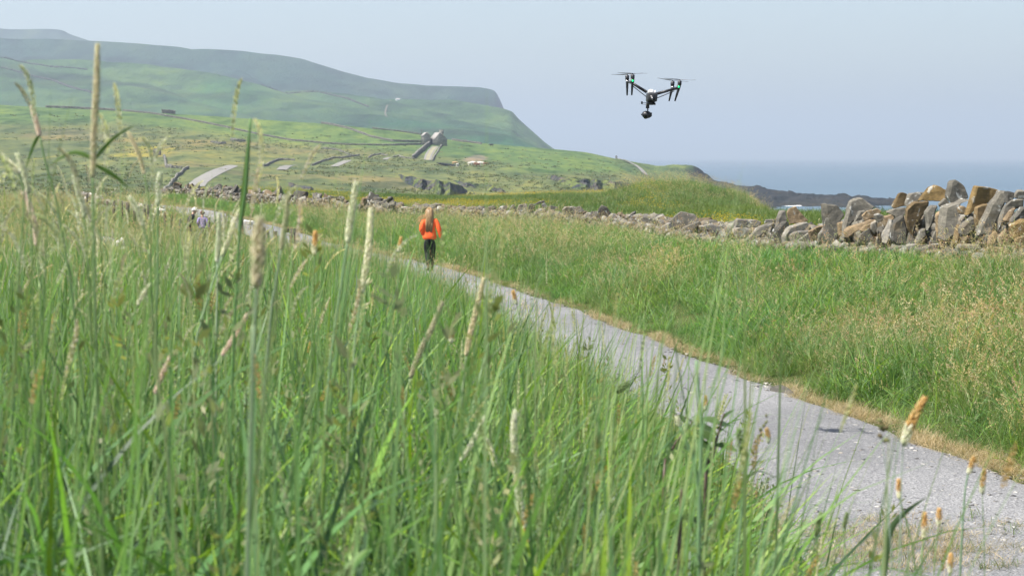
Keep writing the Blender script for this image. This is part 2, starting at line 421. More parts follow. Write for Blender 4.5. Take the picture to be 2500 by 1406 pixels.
HR = [(200, [(-900, 545), (2200, 545)]),
      (300, [(-900, 520), (0, 505), (400, 495), (800, 498), (1200, 505), (1600, 530), (1900, 640)]),
      (400, [(-900, 470), (0, 462), (400, 468), (700, 468), (1000, 482), (1250, 494), (1500, 500), (1700, 540), (1900, 650)]),
      (480, [(-900, 435), (0, 430), (400, 440), (520, 430), (700, 440), (1000, 452), (1200, 476), (1400, 482), (1600, 500), (1800, 560), (1900, 600)]),
      (560, [(-900, 400), (0, 400), (400, 404), (580, 406), (700, 418), (850, 425), (1000, 432), (1200, 445), (1400, 450), (1600, 475), (1800, 530), (1900, 570)]),
      (640, [(-900, 365), (0, 365), (400, 374), (600, 386), (700, 402), (850, 406), (1000, 410), (1200, 420), (1400, 424), (1600, 455), (1800, 510), (1900, 560)]),
      (720, [(-900, 330), (0, 330), (400, 347), (700, 380), (850, 389), (950, 392), (1050, 390), (1200, 400), (1400, 404), (1550, 432), (1620, 452), (1750, 500), (1900, 550)]),
      (800, [(-900, 300), (0, 300), (400, 319), (700, 353), (850, 360), (1000, 367), (1060, 370), (1200, 379), (1400, 390), (1500, 406), (1600, 440), (1700, 490), (1900, 540)]),
      (860, [(-900, 282), (0, 280), (300, 285), (450, 301), (700, 330), (850, 339), (1000, 350), (1065, 352), (1200, 363), (1400, 377), (1500, 395), (1600, 430), (1700, 490), (1900, 540)]),
      (940, [(-900, 262), (0, 255), (110, 261), (280, 269), (450, 279), (700, 295), (850, 305), (1000, 323), (1100, 340), (1200, 350), (1360, 363), (1430, 370), (1500, 386), (1560, 404), (1600, 430), (1700, 500), (1900, 540)]),
      (1060, [(-900, 290), (0, 285), (450, 310), (850, 335), (1100, 368), (1360, 392), (1500, 420), (1700, 510), (1900, 530)]),
      (1300, [(-900, 420), (1900, 470)])]
t, yy, G = fan_grid(HR, -900, 1950, 520, 300, 3)
XX = yy[:, None] * t[None]; YY = np.broadcast_to(yy[:, None], XX.shape)
und = (fbm(XX * 0.02, YY * 0.008, 31, 4) - 0.5) * 4.5 + (fbm(XX * 0.12, YY * 0.05, 33, 3) - 0.5) * 0.9
G = G + und * sstep(210, 400, YY) * (1 - 0.75 * sstep(650, 900, YY))
hill = Fan(t, yy, G)
tpx = t * 4872 + 1250
# colour by field: bright pasture above the long wall, rough moor below
wl_y = np.interp(tpx, [-900, 0, 300, 610, 720, 850, 1040, 1100, 1300, 1500, 1600, 1900], [300, 300, 300, 335, 350, 358, 372, 380, 405, 420, 430, 440])
pyG = np.empty_like(G)
a_ = G / YY; pyG = HOR - a_ * 4872
past = sstep(-14, 10, (wl_y[None] - pyG) + 18 * (fbm(XX * 0.03, YY * 0.01, 41) - 0.5))
past = np.maximum(past, sstep(1150, 1350, tpx)[None] * sstep(430, 415, pyG) )
C = np.array([0.112, 0.132, 0.052])[None, None] * (1 - past[..., None]) + np.array([0.088, 0.140, 0.045])[None, None] * past[..., None]
brown = sstep(0.58, 0.72, fbm(XX * 0.035, YY * 0.012, 51)) * (1 - past)
C = C * (1 - 0.6 * brown[..., None]) + np.array([0.17, 0.14, 0.07]) * 0.6 * brown[..., None]
yel = sstep(0.66, 0.76, fbm(XX * 0.05, YY * 0.012, 57)) * sstep(330, 360, pyG) * sstep(410, 380, pyG) * sstep(900, 700, tpx)[None]
C = C * (1 - 0.5 * yel[..., None]) + np.array([0.30, 0.26, 0.03]) * 0.5 * yel[..., None]
bare = np.exp(-((tpx[None] - 1165 - (pyG - 385) * -1.2) / 34) ** 2 - ((pyG - 388) / 10) ** 2)
bare = sstep(0.35, 0.7, bare + 0.35 * (fbm(XX * 0.2, YY * 0.08, 61) - 0.5))
C = C * (1 - bare[..., None]) + np.array([0.22, 0.18, 0.12]) * bare[..., None]
o = mesh_np('hillside', np.stack([XX, YY, G], -1).reshape(-1, 3), grid_faces(len(yy), len(t)), M_hill, smooth=True, col=C.reshape(-1, 3)); tag(o, kind='structure')

HD = [(745, [(1400, 520), (1700, 530), (1800, 530), (2350, 530)]),
      (800, [(1400, 440), (1550, 440), (1620, 455), (1700, 478), (1760, 486), (1850, 494), (1900, 503), (1940, 512), (1990, 512), (2060, 500), (2120, 497), (2200, 520), (2350, 530)]),
      (840, [(1400, 402), (1545, 416), (1620, 432), (1680, 440), (1720, 460), (1760, 470), (1850, 480), (1950, 485), (2050, 486), (2120, 489), (2190, 491), (2250, 510), (2350, 530)]),
      (885, [(1400, 376), (1500, 386), (1545, 396), (1600, 405), (1645, 401), (1690, 405), (1708, 414), (1726, 430), (1742, 446), (1790, 451), (1810, 457), (1900, 467), (2000, 475), (2070, 479), (2095, 485), (2185, 488), (2215, 505), (2350, 530)]),
      (935, [(1400, 384), (1500, 400), (1640, 420), (1700, 428), (1742, 465), (1900, 485), (2200, 505), (2350, 530)]),
      (1010, [(1400, 480), (2350, 530)])]
t2, yy2, G2 = fan_grid(HD, 1400, 2350, 380, 110, 2)
X2 = yy2[:, None] * t2[None]; Y2 = np.broadcast_to(yy2[:, None], X2.shape)
tp2 = t2 * 4872 + 1250
rough = sstep(1600, 1720, tp2)[None]
G2 = G2 + (fbm(X2 * 0.10, Y2 * 0.10, 71, 5) - 0.5) * (2.4 + 2.6 * rough) + (np.round(fbm(X2 * 0.03, Y2 * 0.03, 75) * 9) / 9 - fbm(X2 * 0.03, Y2 * 0.03, 75)) * 6 * rough
headland = Fan(t2, yy2, G2)
gr = (1 - sstep(1660, 1740, tp2)[None]) * sstep(0.25, 0.5, 1.1 - 0.7 * fbm(X2 * 0.06, Y2 * 0.06, 77) - sstep(1560, 1740, tp2)[None] * 0.35)
C2 = np.array([0.022, 0.024, 0.027]) * (1 - gr[..., None]) + np.array([0.082, 0.118, 0.045]) * gr[..., None]
o = mesh_np('headland', np.stack([X2, Y2, G2], -1).reshape(-1, 3), grid_faces(len(yy2), len(t2)), M_head, smooth=True, col=C2.reshape(-1, 3)); tag(o, kind='structure')

def hills_layer(name, rows, x0, x1, nt, ny, amp, col_fn, seed, sm=2):
    t, yy, G = fan_grid(rows, x0, x1, nt, ny, sm)
    X = yy[:, None] * t[None]; Y = np.broadcast_to(yy[:, None], X.shape)
    G = G + (fbm(X * 0.004, Y * 0.0025, seed, 5) - 0.5) * amp - amp * .5 * (1 - np.abs(2 * fbm(X * .006 + Y * .004, Y * .0015, seed + 5, 3) - 1)) ** 4
    Cc = col_fn(X, Y, G, t * 4872 + 1250, seed)
    o = mesh_np(name, np.stack([X, Y, G], -1).reshape(-1, 3), grid_faces(len(yy), len(t)), M_far, smooth=True, col=Cc.reshape(-1, 3)); tag(o, kind='structure')
    return Fan(t, yy, G)
def green_col(a, b):
    def f(X, Y, G, tp, seed):
        m = sstep(0.4, 0.6, fbm(X * 0.006, Y * 0.002, seed + 3))[..., None]
        c = np.array(a) * (1 - m) + np.array(b) * m
        s = sstep(0.60, 0.66, fbm(X * 0.002 + Y * 0.001, Y * 0.008, seed + 9, 3))[..., None]
        return c * (1 - 0.35 * s)
    return f
crest1 = [(-900, 120), (0, 128), (250, 150), (420, 168), (600, 186), (700, 203), (760, 208), (900, 215), (1000, 224), (1100, 234), (1225, 251), (1252, 257), (1262, 272), (1275, 284), (1300, 306), (1328, 335), (1362, 362), (1400, 392), (1500, 440), (1700, 460)]
def lift(c, k, base): return [(x, y + (base - y) * k) for x, y in c]
F1 = [(1450, lift(crest1, 1.0, 410)), (1650, lift(crest1, 0.78, 400)), (1900, lift(crest1, 0.55, 395)), (2200, lift(crest1, 0.28, 390)), (2500, crest1), (2800, lift(crest1, 0.3, 400)), (3100, lift(crest1, 0.9, 400))]
far1 = hills_layer('hills', F1, -900, 1700, 520, 220, 24, green_col((0.022, 0.075, 0.032), (0.042, 0.085, 0.034)), 81)
crest2 = [(-900, 75), (0, 84), (100, 92), (230, 100), (400, 109), (540, 118), (600, 121), (680, 130), (740, 140), (790, 157), (840, 172), (900, 187), (960, 198), (1040, 206), (1100, 209), (1170, 211), (1200, 216), (1212, 221), (1218, 236), (1226, 252), (1240, 290), (1300, 370), (1400, 410)]
F2 = [(2700, lift(crest2, 1.0, 400)), (3000, lift(crest2, 0.5, 390)), (3400, crest2), (3700, lift(crest2, 0.15, 400)), (4000, lift(crest2, 0.9, 400))]
hills_layer('hills', F2, -900, 1400, 420, 110, 10, green_col((0.018, 0.048, 0.034), (0.028, 0.055, 0.036)), 91, 1)
crest3 = [(-900, 50), (0, 62), (130, 66), (160, 68), (170, 77), (190, 84), (222, 94), (232, 104), (300, 150), (500, 300), (900, 400)]
F3 = [(4000, lift(crest3, 1.0, 400)), (4500, crest3), (5000, lift(crest3, 0.6, 400))]
hills_layer('hills', F3, -900, 900, 240, 60, 8, green_col((0.035, 0.06, 0.045), (0.045, 0.065, 0.045)), 101, 1)

# sea: rings out to the horizon
rad = np.concatenate([[0], np.geomspace(120, 60000, 90)]); ang = np.linspace(R(20), R(160), 90)
SX = rad[:, None] * np.cos(ang)[None]; SY = rad[:, None] * np.sin(ang)[None]
o = mesh_np('sea', np.stack([SX, SY, np.full_like(SX, SEA)], -1).reshape(-1, 3), grid_faces(len(rad), len(ang)), M_sea, smooth=True); tag(o, kind='structure')
# reefs and surf
def reef(px0, px1, py, h, seed):
    Y = Yz(py, SEA); n = 60; x0 = at(px0, py, Y).x; x1 = at(px1, py, Y).x
    xs = np.linspace(x0, x1, n); yr = np.linspace(-9, 9, 14)
    U = np.linspace(-1, 1, n)[None]; Vv = np.linspace(-1, 1, 14)[:, None]
    Z = SEA - 0.6 + (h + 0.6) * np.clip(1.25 - U ** 4 * 1.3 - Vv ** 2 * 1.2, -0.2, 1) * (0.6 + 0.8 * fbm(xs[None] * 0.25, yr[:, None] * 0.25, seed))
    X = np.broadcast_to(xs[None], Z.shape); Yq = np.broadcast_to(Y + yr[:, None], Z.shape)
    return mesh_np('reef', np.stack([X, Yq, Z], -1).reshape(-1, 3), grid_faces(14, n), M_cliff, smooth=True)
tag(reef(1830, 1990, 500, 1.2, 3), kind='structure'); tag(reef(2040, 2112, 500, 1.0, 5), kind='structure')
tag(reef(1960, 2190, 489, 1.2, 7), kind='structure')
fm = MB()
for (a, b, py, th) in ((1905, 1950, 491.5, 0.5), (1950, 1995, 490.0, 1.2), (2016, 2052, 486.8, 1.6), (1915, 2000, 503.5, 0.5), (2052, 2100, 488.6, .5), (1985, 2030, 489.5, .4), (2040, 2110, 503.8, .3)):
    Y = Yz(py, SEA); n = 24; V = []
    for k in range(n):
        xx = at(a + (b - a) * k / (n - 1), py, Y).x; q = th * 5 * (0.3 + float(vnoise(k * 0.6, py, 4))) * math.sin(math.pi * (k + 0.5) / n)
        V += [(xx, Y - q, SEA + 0.05), (xx, Y, SEA + 0.12 + 0.35 * q * 0.3), (xx, Y + q, SEA + 0.05)]
    fm.add(V, [(3 * k + j, 3 * k + 3 + j, 3 * k + 4 + j, 3 * k + 1 + j) for k in range(n - 1) for j in (0, 1)])
o = fm.build('surf', M_foam); tag(o, kind='stuff')
# low rock scarps of the cove
def scarp(top, bot, seed, step=1.2):
    x0 = max(top[0][0], bot[0][0]); x1 = min(top[-1][0], bot[-1][0]); n = int((x1 - x0) / step) + 2; m = 13
    xs = np.linspace(x0, x1, n); V = np.zeros((m + 1, n, 3))
    for k, x in enumerate(xs):
        yt = np.interp(x, [q[0] for q in top], [q[1] for q in top]) + 5.0 * (float(vnoise(x * 0.09, seed, 3)) - 0.5) + 2.0 * (float(vnoise(x * 0.4, seed, 8)) - 0.5)
        yb = np.interp(x, [q[0] for q in bot], [q[1] for q in bot]) + 8.0 * (float(vnoise(x * 0.07, seed, 4)) - 0.5)
        yb = max(yb, yt + 0.5)
        pb = hill.hit(x, yb); dY = 8.0
        for j in range(m):
            q = j / (m - 1); Yq = pb.y - 0.6 + dY * q + 3.4 * (float(vnoise(x * 0.12, j * 0.35, seed)) - 0.5) * math.sin(math.pi * (q * .8 + .1)) + 1.2 * (float(vnoise(x * 0.5, j * 0.9, seed + 2)) - 0.5)
            p = at(x, yb + 1.0 + (yt - yb - 1.0) * q, Yq); V[j, k] = p
        pt = hill.hit(x, yt + 0.5); V[m, k] = (pt.x, max(pt.y, V[m - 1, k, 1] + 2), pt.z + 0.02)
    gm = sstep(.44, .58, fbm(V[..., 0] * .35, V[..., 2] * .8 + V[..., 1] * .2, seed + 60, 3))[..., None]; gm[m] = 1
    C_ = np.array([.06, .062, .068]) * (1 - gm) + np.array([.10, .13, .045]) * gm
    o = mesh_np('cliff', V.reshape(-1, 3), grid_faces(m + 1, n), M_scarp, smooth=True, col=C_.reshape(-1, 3)); tag(o, kind='structure')
scarp([(958, 424), (1005, 432), (1025, 439), (1064, 440), (1098, 446), (1126, 454), (1142, 466), (1150, 470)], [(958, 425), (974, 432), (991, 446), (1030, 463), (1072, 474), (1098, 480), (1137, 476), (1150, 471)], 3)
scarp([(1100, 440), (1140, 446), (1165, 449), (1185, 451)], [(1100, 441), (1140, 458), (1165, 456), (1185, 452)], 5)
scarp([(1178, 455), (1200, 452), (1226, 464), (1240, 470)], [(1178, 457), (1200, 470), (1226, 476), (1240, 471)], 7)
scarp([(1325, 424), (1350, 428), (1400, 438), (1431, 436), (1484, 441), (1520, 447), (1560, 450)], [(1325, 425), (1350, 440), (1400, 462), (1431, 463), (1484, 465), (1520, 466), (1560, 456)], 9)
scarp([(690, 446), (720, 449), (756, 456), (775, 462)], [(690, 447), (720, 460), (756, 466), (775, 463)], 11)

# ------------------------------------------------------------------ stones and dry stone walls
def hull(n, seed, flat=1.0, box=0.55):
    rg = np.random.default_rng(seed); bm = bmesh.new()
    for _ in range(n):
        v = rg.normal(size=3); v /= np.linalg.norm(v)
        v = np.sign(v) * np.abs(v) ** box; v = v / max(abs(v)) * rg.uniform(0.8, 1.0)
        bm.verts.new((v[0] * 0.5, v[1] * 0.5, v[2] * 0.5 * flat))
    bmesh.ops.convex_hull(bm, input=bm.verts[:])
    bmesh.ops.delete(bm, geom=[v for v in bm.verts if not v.link_faces], context='VERTS')
    bm.verts.index_update()
    V = np.array([v.co[:] for v in bm.verts]); Fc = [tuple(v.index for v in f.verts) for f in bm.faces]; bm.free()
    return V, Fc
HULLS = [hull(12, 100 + k, 1.0, 0.4) for k in range(24)]
HULLS_LOW = [hull(9, 300 + k) for k in range(12)]
GREYS = [(0.155, 0.148, 0.13), (0.12, 0.116, 0.106), (0.20, 0.19, 0.165), (0.15, 0.125, 0.092), (0.10, 0.097, 0.09), (0.25, 0.24, 0.215), (0.14, 0.115, 0.08)]
def rotm(rx, ry, rz):
    return np.array((Matrix.Rotation(rz, 3, 'Z') @ Matrix.Rotation(ry, 3, 'Y') @ Matrix.Rotation(rx, 3, 'X')))
def put_stone(mb, c, size, rot, rg, low=False, col=None):
    lib = HULLS_LOW if low else HULLS
    V, Fc = lib[int(rg.integers(len(lib)))]
    k = col if col is not None else GREYS[int(rg.integers(len(GREYS)))]
    mb.add((V * np.asarray(size)) @ rot.T + np.asarray(c), Fc, np.asarray(k) * rg.uniform(0.8, 1.15))
def poly_walk(pts, step):
    pts = [np.array(p, dtype=float) for p in pts]; out = []
    for a, b in zip(pts[:-1], pts[1:]):
        n = max(1, int(np.linalg.norm(b - a) / step))
        for k in range(n): out.append((a + (b - a) * k / n, (b - a) / np.linalg.norm(b - a)))
    return out
def refine_stone(me, amp, freq, seed):
    """roughen a stone so its faces are not flat"""
    for v in me.vertices:
        p = v.co * freq + Vector((seed * 3.1, seed * 1.7, 0)); v.co += mnoise.noise_vector(p) * amp + mnoise.noise_vector(p * 2.7) * amp * 0.45
def solid_stone(name, c, size, rot, rg, parent, col, sub=1, amp=0.03, mat=None):
    V, Fc = HULLS[int(rg.integers(len(HULLS)))]
    V = (V * np.asarray(size)) @ rot.T
    bm = bmesh.new(); vs_ = [bm.verts.new(v) for v in V]
    for f in Fc: bm.faces.new([vs_[i] for i in f])
    bmesh.ops.bevel(bm, geom=bm.edges[:], offset=min(size) * 0.09, segments=1, affect='EDGES', clamp_overlap=True)
    bmesh.ops.triangulate(bm, faces=bm.faces[:])
    if sub: bmesh.ops.subdivide_edges(bm, edges=bm.edges[:], cuts=sub, use_grid_fill=True)
    o = bm_obj(name, bm, mat or M_stone, parent); refine_stone(o.data, amp * min(size), 2.2 / max(min(size), .1), rg.uniform(0, 50))
    c_ = np.ones((len(o.data.vertices), 4), dtype=np.float32); c_[:, :3] = np.asarray(col) * rg.uniform(0.85, 1.12)
    a = o.data.attributes.new('Col', 'FLOAT_COLOR', 'POINT'); a.data.foreach_set('color', c_.ravel())
    o.location = c
    return o
FARC = [(.20, .20, .18), (.165, .165, .15), (.27, .265, .24), (.13, .13, .12)]
ROADS = []
def field_wall(pix, label, h=1.0, wdt=0.45, surf=None, n_hint=None, stones=0.38, fan=None, ruin=0.0, seed=0, group='dry stone walls across the hillside', shade=1.0):
    """a distant wall: rough stones heaped along a line on the hillside, one mesh"""
    fan = fan or hill; rg = np.random.default_rng(500 + seed); mb = MB()
    P = [fan.hit(x, y) for x, y in pix]
    base = P[0].copy()
    for (p, d) in poly_walk([(q.x, q.y) for q in P], stones * 0.8):
        z = fan.z(p[0], p[1]); hh = .82 * h * (1 - ruin * float(vnoise(p[0] * 0.15, p[1] * 0.15, seed)))
        nl = max(1, int(round(hh / (stones * 0.62))))
        for k in range(nl):
            s = stones * rg.uniform(0.75, 1.35)
            cx = p[0] + rg.normal() * 0.08; cy_ = p[1] + rg.normal() * 0.08
            put_stone(mb, (cx - base.x, cy_ - base.y, z + (k + 0.35) * hh / nl - base.z), (s * 1.15, max(wdt, s) * rg.uniform(.8, 1.1), s * 0.95), rotm(rg.normal() * .2, rg.normal() * .25, math.atan2(d[1], d[0]) + rg.normal() * .4), rg, low=True, col=np.array(FARC[int(rg.integers(4))]) * shade)
    o = mb.build('stone_wall', M_stone_far); o.location = base
    return tag(o, label, 'stone wall', group)
def pz4(x, y): return (960 + x * 0.121, 290 + y * 0.121)
field_wall([(300, 268), (380, 280), (450, 292), (610, 325), (720, 345), (800, 352), (850, 355), (960, 356), (1042, 353)], 'longest grey dry stone wall, crossing the whole green pasture down to the cottage', seed=1)
field_wall([(112, 261), (200, 264), (281, 271)], 'dark stone wall along the skyline of the pasture beside the tallest grass spike', seed=2, h=1.3)
field_wall([(785, 300), (850, 315), (905, 335), (960, 346), (1030, 347)], 'stone wall sloping through the upper pasture towards the barn', seed=3, h=1.1)
field_wall([(910, 312), (960, 317), (1000, 322), (1032, 329)], 'low stone wall on the skyline just behind the barn', seed=4, h=0.9)
field_wall([(1008, 389), (1018, 380), (1030, 369), (1040, 360), (1050, 352)], 'straight stone wall on the left side of the cottage track', seed=5, h=1.7, wdt=1.0)
field_wall([(1057, 393), (1060, 385), (1066, 375), (1071, 366), (1078, 357), (1084, 353)], 'crumbling pale stone wall on the right side of the cottage track', seed=6, h=1.0, ruin=0.7)
field_wall([(642, 406), (668, 396), (690, 391), (720, 393)], 'short dark wall curving over the rise beside the second stretch of road', seed=7, stones=.3, wdt=.35, h=0.8)
field_wall([(762, 405), (790, 394), (815, 387), (845, 385), (878, 380)], 'stone wall following the left edge of the third stretch of road', seed=8, stones=.3, wdt=.35, h=0.75)
field_wall([(788, 363), (820, 366), (850, 378), (862, 380)], 'tumbled stone wall in the rough pasture above the road', seed=9, stones=.3, wdt=.35, h=0.8, ruin=0.5)
field_wall([(900, 387), (912, 380), (930, 377), (946, 381)], 'short arched remnant of stone wall near the foot of the cottage track', seed=10, stones=.3, wdt=.35, h=0.8, ruin=0.4)
field_wall([(960, 384), (975, 382), (985, 386), (1002, 388)], 'low heap of fallen wall stones left of the cottage track', seed=11, h=1.0, ruin=0.6)
field_wall([(398, 478), (410, 462), (420, 448), (432, 432), (446, 421), (460, 412)], 'stone wall running uphill beside the nearest stretch of grey road', seed=12, stones=.3, wdt=.35, h=0.9)
field_wall([(400, 384), (404, 396), (405, 408), (420, 411), (445, 412)], 'broken corner of field wall below the two gate pillars', seed=13, h=1.2, ruin=0.3)
field_wall([(1104, 343), (1130, 347), (1165, 351), (1176, 353)], 'stone wall leading right from the cottage with a pale heap at its end', seed=14, h=1.1)
field_wall([(396, 268), (412, 270), (428, 271)], 'small dark block of ruined wall on the skyline of the pasture', seed=15, h=2.2, wdt=2)
field_wall([(515, 348), (535, 352), (552, 351)], 'scattered remnant of wall beside the yellow patch in the pasture', seed=16, h=.9, ruin=.6)
field_wall([(563, 344), (580, 346), (599, 347)], 'dark low remnant of wall just below the longest wall', seed=17, h=1.4, ruin=.4)

field_wall([(-20, 143), (60, 154), (135, 165), (215, 172)], 'dark field wall high on the far hill at the left edge', seed=40, shade=.3, h=2.2, wdt=2, stones=2.4, fan=far1)
field_wall([(-20, 164), (80, 186), (190, 219), (245, 235)], 'long dark field wall slanting down the far hill at the left', seed=41, shade=.3, h=2.0, wdt=2, stones=2.4, fan=far1)
field_wall([(640, 196), (780, 226), (900, 262)], 'faint field wall slanting across the middle of the far hill', seed=42, shade=.3, h=1.4, wdt=1.4, stones=2.4, fan=far1)
# roads on the hillside
M_road = plain('road_mat', (0.215, 0.205, 0.185), 0.9, 0.2, 0.14, 0.8)
def road_strip(L, Rr, mat, name='road', off=0.22, n=26):
    def samp(P, u):
        s = np.linspace(0, 1, len(P)); return np.interp(u, s, [q[0] for q in P]), np.interp(u, s, [q[1] for q in P])
    V = []
    for k in range(n):
        a = samp(L, k / (n - 1)); b = samp(Rr, k / (n - 1)); p = hill.hit(*a); q = hill.hit(*b); ROADS.append((p.x, q.x, p.y))
        for j in range(5):
            m = p + (q - p) * (j / 4); V.append((m.x, m.y, hill.z(m.x, m.y) + off * (0.4 if j in (0, 4) else .6)))
    o = mesh_np(name, V, grid_faces(n, 5), mat, smooth=True); return tag(o, kind='structure')
road_strip([(446, 462), (452, 456), (476, 437), (500, 424), (520, 415), (553, 404.5)], [(500, 456), (507, 446), (522, 435), (538, 426), (558, 416), (582, 406.5)], M_road)
road_strip([(674, 416), (682, 408), (697, 404.5)], [(699, 416), (711, 407), (727, 403)], M_road, off=.3)
road_strip([(806, 407.5), (822, 399), (840, 392.5)], [(824, 407.5), (842, 400), (859, 392.5)], M_road, off=.3)
road_strip([(932, 390.5), (938, 387), (944, 385.5)], [(946, 390.5), (951, 387), (957, 385.5)], M_road, off=.3)
M_track = plain('track_mat', (0.27, 0.25, 0.16), 0.9, 0.1, 0.25, 0.6)
road_strip([(1034, 391), (1038, 379), (1045, 367), (1055, 358)], [(1053, 392), (1056, 382), (1062, 371), (1071, 358)], M_track, 'track', 0.12)
road_strip([(1034, 391), (1038, 378), (1045, 367), (1056, 358)], [(1039, 391), (1042, 378), (1049, 367), (1059, 358)], M_road, 'track', 0.3)
road_strip([(1047, 392), (1051, 380), (1058, 368), (1067, 358)], [(1052, 392), (1055, 380), (1061, 368), (1070, 358)], M_road, 'track', 0.3)
def far_strip(L, w_, fan, mat, name='track', off=2.0):
    V = []
    for (x, y) in L:
        p = fan.hit(x, y)
        for s in (-1, 1): V.append((p.x + s * w_, p.y, fan.z(p.x + s * w_, p.y) + off))
    o = mesh_np(name, V, grid_faces(len(L), 2), mat, smooth=True); return tag(o, kind='structure')
M_fartrack = plain('far_track_mat', (0.13, 0.12, 0.09), 0.9, 0.1, 0.2, 0.1)
far_strip([(944, 287), (940, 278), (942, 268), (946, 258), (954, 247)], 1.0, far1, M_fartrack, off=0.6)
V = []
for (x, y, w_) in ((1508, 386, .6), (1530, 395, .7), (1552, 405, .8), (1562, 412, 1.0), (1572, 422, 1.1), (1576, 428, 1.1)):
    c0 = headland.hit(x, y); c1 = hill.hit(x, y); f_ = headland if c0.y < c1.y else hill; p = c0 if c0.y < c1.y else c1
    for s in (-1, 1): V.append((p.x + s * w_, p.y, f_.z(p.x + s * w_, p.y) + 0.35))
tag(mesh_np('track', V, grid_faces(6, 2), M_road, smooth=True), kind='structure')

# ------------------------------------------------------------------ cottage, barn and small far things
M_rubble = plain('rubble_wall_mat', (0.25, 0.24, 0.21), 0.95, 0.1, 0.3, 1.2)
M_slate = plain('slate_mat', (0.30, 0.28, 0.26), 0.8, 0.2, 0.2, 1.0)
M_dark = plain('opening_mat', (0.02, 0.02, 0.022), 0.9, 0.1, 0.1)
def gabled(name, label, cat, px0, px1, pyb, py_eave, py_apex, depth, Y, chimney=None, yaw=0.25, skew=0.0):
    base = at((px0 + px1) / 2, pyb, Y); s = F / Y
    wd = (px1 - px0) / s; he = (pyb - py_eave) / s; ha = (pyb - py_apex) / s; sk = skew * wd
    root = empty(name, base, yaw); tag(root, label, cat)
    mb = MB(); x = wd / 2
    V = [(-x, 0, -1), (x, 0, -1), (x, 0, he), (sk, 0, ha), (-x, 0, he)]; V += [(a, depth, c) for a, b, c in V]
    mb.add(V, [(0, 1, 2, 3, 4), (9, 8, 7, 6, 5), (0, 5, 6, 1), (1, 6, 7, 2), (4, 9, 5, 0)])
    mb.build('wall', M_rubble, root)
    rf = MB(); ov = 0.25; tk = 0.18
    for sgn, ex in ((1, x), (-1, -x)):
        d = Vector((ex - sk, 0, he - ha)).normalized(); n_ = Vector((-d.z, 0, d.x)) * (1 if sgn < 0 else -1)
        n_ = n_ if n_.z > 0 else -n_
        a = Vector((sk, -0.1, ha)); b = Vector((ex, -0.1, he)) + d * ov
        q = [a + n_ * 0.02, b + n_ * 0.02, b + n_ * tk, a + n_ * tk]; q2 = [v + Vector((0, depth + 0.2, 0)) for v in q]
        rf.add([tuple(v) for v in q + q2], [(0, 1, 2, 3), (7, 6, 5, 4), (0, 4, 5, 1), (1, 5, 6, 2), (2, 6, 7, 3), (3, 7, 4, 0)])
    r_ = rf.build('roof', M_slate, root)
    if chimney:
        c = MB(); c.box((sk + chimney[0], 0.6, ha + chimney[2] / 2 - 0.3), (chimney[1], 1.0, chimney[2] + 0.6)); c.box((sk + chimney[0], 0.6, ha + chimney[2] + 0.08), (chimney[1] + .25, 1.25, .16))
        c.build('chimney', M_rubble, r_)
    return root, wd, he
rt, wd, he = gabled('stone_cottage', 'ruined stone cottage with bright roof slope and broad chimney on the hill', 'house', 1061, 1092, 351, 341, 324, 9.0, 850, (0.7, 1.9, 1.0), 0.28, -0.06)
mb = MB(); mb.box((wd / 2 + 0.02, 4.5, 1.0), (0.12, 1.0, 1.9)); mb.build('door', M_dark, rt)
rt2, wd2, he2 = gabled('stone_barn', 'narrow roofless looking stone barn standing left of the cottage', 'barn', 1034, 1051, 350, 332, 324, 7.0, 852, None, 0.2)
mb = MB(); mb.box((wd2 / 2 + 0.02, 3.0, 1.3), (0.1, 0.9, 1.0)); mb.build('window', M_dark, rt2)
field_wall([(1050, 350), (1056, 349), (1062, 349)], 'stub of wall joining the barn to the cottage', h=2.2, seed=20, wdt=1.2)
def pillar(px, pyb, pyt, label):
    p = hill.hit(px, pyb); h = (pyb - pyt) * p.y / F; rg = np.random.default_rng(int(px)); mb = MB()
    for k in range(7): put_stone(mb, (rg.normal() * .03, rg.normal() * .03, (k + .5) * h / 7), (0.95, 0.95, h / 7 * 1.3), rotm(0, 0, rg.uniform(0, 6)), rg, col=(0.17, 0.16, 0.16))
    o = mb.build('gate_pillar', M_stone_far); o.location = p
    return tag(o, label, 'gate pillar', 'gate pillars in the rough pasture')
pillar(378.5, 379, 363.5, 'left dark stone gate pillar in the rough pasture above the field wall')
pillar(389.5, 379, 365, 'right dark stone gate pillar in the rough pasture above the field wall')
M_wood = plain('weathered_wood_mat', (0.085, 0.075, 0.06), 0.85, 0.2, 0.3, 12)
def pole(px, pyb, pyt, name, label, cat, r=0.13):
    p = hill.hit(px, pyb); h = (pyb - pyt) * p.y / F; mb = MB(); mb.tube([(0, 0, -0.5), (0, 0, h * .5), (0.02, 0, h)], [r, r * .9, r * .75], 8)
    mb.tube([(-0.7, 0, h * .94), (0.7, 0, h * .94)], 0.06, 6)
    o = mb.build(name, M_wood); o.location = p; return tag(o, label, cat)
pole(1029, 349, 317, 'utility_pole', 'thin dark utility pole in front of the green field beside the barn', 'pole')
def cairn(px, pyb, h, wd, label, fan, col=(0.2, 0.2, 0.2)):
    p = fan.hit(px, pyb); rg = np.random.default_rng(int(px * 3)); mb = MB()
    for k in range(6):
        q = k / 6; put_stone(mb, (rg.normal() * wd * .1, rg.normal() * .1, h * (q + .08)), (wd * (1.1 - .6 * q), wd * (1.1 - .6 * q), h / 4), rotm(0, 0, rg.uniform(0, 6)), rg, col=col)
    o = mb.build('cairn', M_stone_far); o.location = p; return tag(o, label, 'cairn')
cairn(1505, 386, 1.6, 1.1, 'small stone cairn on the skyline where the clifftop track begins', hill)
cairn(1137, 331, 1.0, 1.6, 'grey heap of stones against the wall right of the cottage', hill, (.3, .29, .27))
